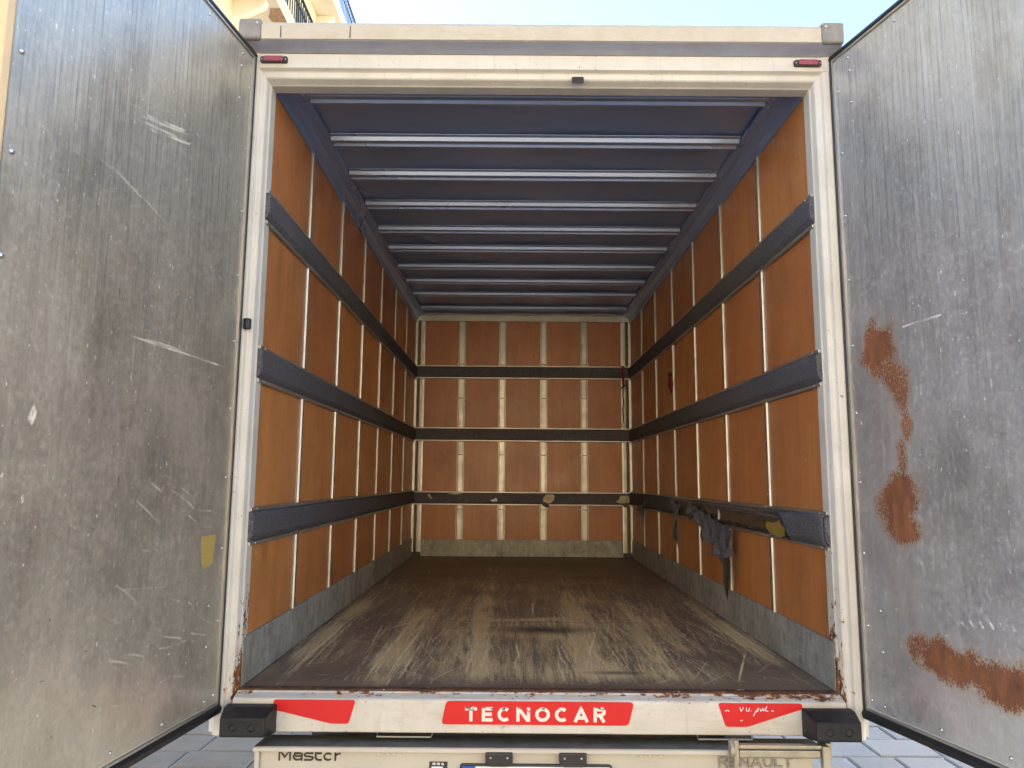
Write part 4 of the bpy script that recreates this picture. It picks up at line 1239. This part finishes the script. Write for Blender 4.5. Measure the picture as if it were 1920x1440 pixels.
    ob('sheet_edge', MB().box(.0, WD+.02, -.006, .004, Z1+.0045, Z1+.011), 'aluminium', door)
    ob('sheet_edge', MB().box(.0, WD+.02, -.006, .004, Z0-.011, Z0-.0045), 'aluminium', door)
    ob('free_edge', MB().prism([(WD+.007, .0044), (WD+.007, -.004), (WD+.016, -.010), (WD+.036, -.010), (WD+.048, .004), (WD+.050, .043), (WD+.027, .0435), (WD+.027, .0044)], 'z', -.043, 2.291), 'edge_warm_reflection', door, .002)
    # rubber seals: hinge side, top and bottom lips
    ob('door_seal', MB().prism([(-.018, .006), (-.016, -.004), (-.008, -.009), (-.0015, -.004), (-.0015, .030), (-.014, .030)], 'z', -.045, 2.29), 'seal_rubber', door, .002)
    ob('door_seal', MB().prism([(-.006, Z1+.0115), (-.010, Z1+.020), (-.004, Z1+.032), (.020, Z1+.036), (.042, Z1+.030), (.042, Z1+.0185), (.003, Z1+.0185), (.003, Z1+.0115)], 'x', -.014, 1.064), 'seal_rubber', door, .002)
    ob('door_seal', MB().prism([(-.006, Z0-.0115), (-.014, Z0-.022), (-.010, Z0-.040), (.020, Z0-.046), (.042, Z0-.038), (.042, Z0-.0185), (.003, Z0-.0185), (.003, Z0-.0115)], 'x', -.014, 1.064), 'seal_rubber', door, .002)
    sc = MB()
    k = 0
    for z in [.005+.2375*i for i in range(10)]:
        sc.dome((.024, -.001, min(z, 2.25)), (0, -1, 0), .0055, .004, 8)
        sc.dome((1.013, -.001, min(z, 2.25)), (0, -1, 0), .0075, .005, 8)
    for x in [.08+.222*i for i in range(5)]:
        sc.dome((x, -.001, 2.245), (0, -1, 0), .0055, .004, 8)
        sc.dome((x, -.001, .0), (0, -1, 0), .0055, .004, 8)
    for x, z in ((.084, 2.194), (.085, 2.071), (.085, .30), (.085, .17)):
        sc.dome((x, -.001, z), (0, -1, 0), .0055, .004, 8)
    ob('screws', sc, 'screw_metal', door, smooth=True, kind='stuff')
    for z in (.25, 1.12, 2.0):
        ob('hinge', MB().tube([(-.030, .020, z-.05), (-.030, .020, z+.05)], .009, 10), 'galvanised', door, smooth=True)
build_door(-1, (-1.075, -.060), RAD(7.6))
build_door(1, (1.092, -.060), RAD(14.5))

# ---- straps hanging inside
def strap(name, label, pts, w, mat, hook=None):
    e = root(name, label, 'strap', pts[-1])
    m = MB()
    vs = []
    for (x, y, z), tw in zip(pts, [0, .1, .25, .1, .4, .2, 0, 0, 0][:len(pts)]):
        dx, dy = w/2*math.cos(tw), w/2*math.sin(tw)
        vs += [(x-dx, y-dy, z), (x+dx, y+dy, z)]
    fs = [(2*k, 2*k+1, 2*k+3, 2*k+2) for k in range(len(pts)-1)]
    o = ob('webbing', m.add(vs, fs), mat, e)
    o.modifiers.new('solidify', 'SOLIDIFY').thickness = .004
    return e
yb = YB-.066
st1 = strap('lashing_strap', 'dark red strap with rope tail hanging over the top rail of the end wall', [(.953, yb+.02, 1.800), (.953, yb-.002, 1.797), (.954, yb, 1.74), (.957, yb, 1.66), (.959, yb-.004, 1.60)], .024, 'red_strap')
ob('knot', MB().tube([(.935, yb-.004, 1.585), (.945, yb-.012, 1.588), (.956, yb-.006, 1.598), (.968, yb-.014, 1.606), (.972, yb-.004, 1.614)], [.005, .009, .011, .009, .005], 8), 'rope', st1, smooth=True)
ob('rope_tail', MB().tube([(.955, yb-.004, 1.60), (.952, yb+.004, 1.52), (.957, yb, 1.45), (.950, yb+.006, 1.38), (.955, yb+.008, 1.30), (.953, yb+.008, 1.262)], .006, 7), 'rope', st1, smooth=True)
ob('hook', MB().tube([(.953+.012*math.sin(RAD(a)), yb+.008, 1.238+.024*math.cos(RAD(a))) for a in range(0, 361, 24)], .004, 6), 'badge_chrome', st1, smooth=True)
xs = WI-.022
e = root('tied_strap', 'short red strap knotted around the third strip of the right wall', 'strap', (xs, 2.42, 1.33))
ob('knot', MB().tube([(xs-.006, 2.40, 1.452), (xs-.012, 2.42, 1.455), (xs-.006, 2.445, 1.45)], [.008, .013, .008], 8), 'rope', e, smooth=True)
o = ob('webbing', MB().add([(xs, 2.405, 1.45), (xs-.010, 2.435, 1.45), (xs-.004, 2.385, 1.41), (xs-.014, 2.45, 1.405), (xs, 2.375, 1.385), (xs-.012, 2.455, 1.37), (xs, 2.40, 1.345), (xs-.006, 2.43, 1.34), (xs, 2.41, 1.325), (xs-.002, 2.42, 1.32)], [(0, 1, 3, 2), (2, 3, 5, 4), (4, 5, 7, 6), (6, 7, 9, 8)]), 'red_strap', e, smooth=True)
o.modifiers.new('solidify', 'SOLIDIFY').thickness = .004

# ------------------------------------------------------------------ buildings
def window(parent, c, w, h, ax, out, shutters=True):
    """window on a facade; ax: horizontal unit vector, out: outward unit vector"""
    c = Vector(c); ax = Vector(ax); out = Vector(out)
    def bx(x0, x1, z0, z1, d0, d1):
        vs = []
        for zz in (z0, z1):
            for d in (d0, d1):
                for xx in (x0, x1):
                    vs.append(c+ax*xx+out*d+Vector((0, 0, zz)))
        return MB().add(vs, [(0, 2, 3, 1), (4, 5, 7, 6), (0, 1, 5, 4), (2, 6, 7, 3), (0, 4, 6, 2), (1, 3, 7, 5)])
    wn_ = ob('window', bx(-w/2, w/2, 0, h, .01, .03), 'window_glass', parent)
    for x0, x1, z0, z1 in ((-w/2-.12, -w/2, -.05, h+.12), (w/2, w/2+.12, -.05, h+.12), (-w/2, w/2, h, h+.12)):
        ob('frame', bx(x0, x1, z0, z1, .005, .09), 'stone_trim', wn_)
    ob('sill', bx(-w/2-.2, w/2+.2, -.13, -.052, .005, .18), 'stone_trim', wn_)
    ob('mullion', bx(-.03, .03, 0, h, .032, .06), 'shutter', wn_)
    if shutters:
        for sx in (-1, 1):
            a, b = sorted((sx*(w/2+.13), sx*(w/2+.13+w*.5)))
            ob('shutter', bx(a, b, 0, h, .02, .06), 'shutter', wn_)

def balcony(parent, y0, y1, z, x_wall, depth, peel=False):
    sl = ob('balcony_slab', MB().box(x_wall+.02, x_wall+depth, y0, y1, z, z+.14), 'plaster_light', parent, .01)
    if peel:
        rg = random.Random(4)
        pts = []
        N = 34
        for k in range(N+1):
            y = 9.2+(y1-.2-9.2)*k/N
            pts.append((x_wall+depth-.16-.11*rg.random()-.10*math.sin(k*.6), y))
        vs = [(p[0], p[1], z-.004) for p in pts]+[(x_wall+depth-.012, p[1], z-.004) for p in pts]
        n = N+1
        ob('bare_patch', MB().add(vs, [(k, k+1, n+k+1, n+k) for k in range(N)]), 'bare_plaster', sl)
    ob('slab_moulding', MB().prism([(x_wall+depth, z+.05), (x_wall+depth+.06, z+.08), (x_wall+depth+.06, z+.16), (x_wall+depth, z+.16)], 'y', y0-.02, y1+.02), 'plaster_light', sl)
    x = x_wall+depth-.04
    rl = ob('railing', MB().box(x-.02, x+.02, y0+.03, y1-.03, z+1.06, z+1.10), 'iron', parent)
    ob('bottom_rail', MB().box(x-.012, x+.012, y0+.03, y1-.03, z+.22, z+.245), 'iron', rl)
    ob('middle_rail', MB().box(x-.012, x+.012, y0+.03, y1-.03, z+.80, z+.82), 'iron', rl)
    me = MB().box(-.009, .009, -.009, .009, .142, 1.06).mesh('bar')
    n = int((y1-y0-.06)/.13)
    for k in range(n+1):
        o = ob('bar', me, 'iron', rl)
        o.location = (x, y0+.05+(y1-y0-.1)*k/n, z)
    for k in range(int((y1-y0)/1.8)+1):
        y = y0+.25+k*1.8
        if y < y1-.15:
            ob('bracket', MB().prism([(x_wall, z-.002), (x_wall+depth*.75, z-.002), (x_wall+depth*.7, z-.10), (x_wall+.12, z-.30), (x_wall, z-.36)], 'y', y-.07, y+.07), 'plaster_light', sl)

def build_left_building():
    X, Y0, Y1, Z1 = -5.0, -1.0, 26.0, 12.0
    R_ = root('apartment_building', 'yellow plastered apartment house with iron-railed balconies rising behind the left door', 'building', (-9, 12, GZ))
    ob('wall', MB().box(-13, X, Y0, Y1, GZ-.1, Z1), 'plaster_yellow', R_)
    ob('base_course', MB().box(X+.002, X+.08, Y0-.05, Y1+.05, GZ-.1, GZ+.9), 'stone_trim', R_)
    for z in (2.75, 5.85):
        ob('string_course', MB().prism([(X+.002, z-.12), (X+.08, z-.06), (X+.12, z), (X+.002, z+.02)], 'y', Y0-.03, Y1+.03), 'plaster_light', R_)
    for z, sh in ((.1, False), (3.1, True), (6.25, True), (9.3, True)):
        for k in range(8):
            y = Y0+1.7+k*3.2
            window(R_, (X, y, z), 1.1, 2.0 if z > 1 else 1.7, (0, 1, 0), (1, 0, 0), sh)
    balcony(R_, 5.2, 13.6, 8.95, X, .75, True)
    balcony(R_, 15.2, 21.0, 8.95, X, .75)
    balcony(R_, Y0+.3, Y1-.3, 12.02, X, .55)
    ob('roof_terrace', MB().box(-13, X+.01, Y0, Y1, Z1+.002, Z1+.10), 'plaster_light', R_)
    ob('drain_pipe', MB().tube([(X+.12, 4.35, GZ), (X+.12, 4.35, 11.9)], .06, 10), 'grey_plastic', R_, smooth=True)
build_left_building()

def build_back_building():
    R_ = root('corner_building', 'sunlit cream plastered house across the crossing behind the viewer', 'building', (0, -20, GZ))
    Y = -16.0
    ob('wall', MB().box(-16, 12, Y-8, Y, GZ-.1, 9.5), 'plaster_cream', R_)
    ob('base_course', MB().box(-16.05, 12.05, Y+.002, Y+.1, GZ-.1, GZ+1.2), 'stone_trim', R_)
    for z in (3.1, 6.5):
        ob('string_course', MB().box(-16.02, 12.02, Y+.002, Y+.12, z-.15, z), 'plaster_light', R_)
    ob('cornice', MB().prism([(Y+.002, 9.1), (Y+.1, 9.1), (Y+.5, 9.45), (Y+.5, 9.6), (Y+.002, 9.6)], 'x', -16.3, 12.3), 'plaster_light', R_)
    for z in (0, 3.8, 6.9):
        for k in range(8):
            window(R_, (-14+k*3.4, Y, z), 1.15, 1.9, (1, 0, 0), (0, 1, 0), z > 1)
build_back_building()
def build_right_building():
    R_ = root('low_building', 'low pale house on the far right side of the street', 'building', (20, 4, GZ))
    X = 15.0
    ob('wall', MB().box(X, X+8, -10, 26, GZ-.1, 6.2), 'plaster_light', R_)
    ob('cornice', MB().box(X-.35, X-.002, -10.1, 26.1, 5.9, 6.25), 'plaster_light', R_)
    for z in (.0, 3.3):
        for k in range(10):
            window(R_, (X, -8+k*3.5, z), 1.15, 1.8, (0, 1, 0), (-1, 0, 0), True)
build_right_building()
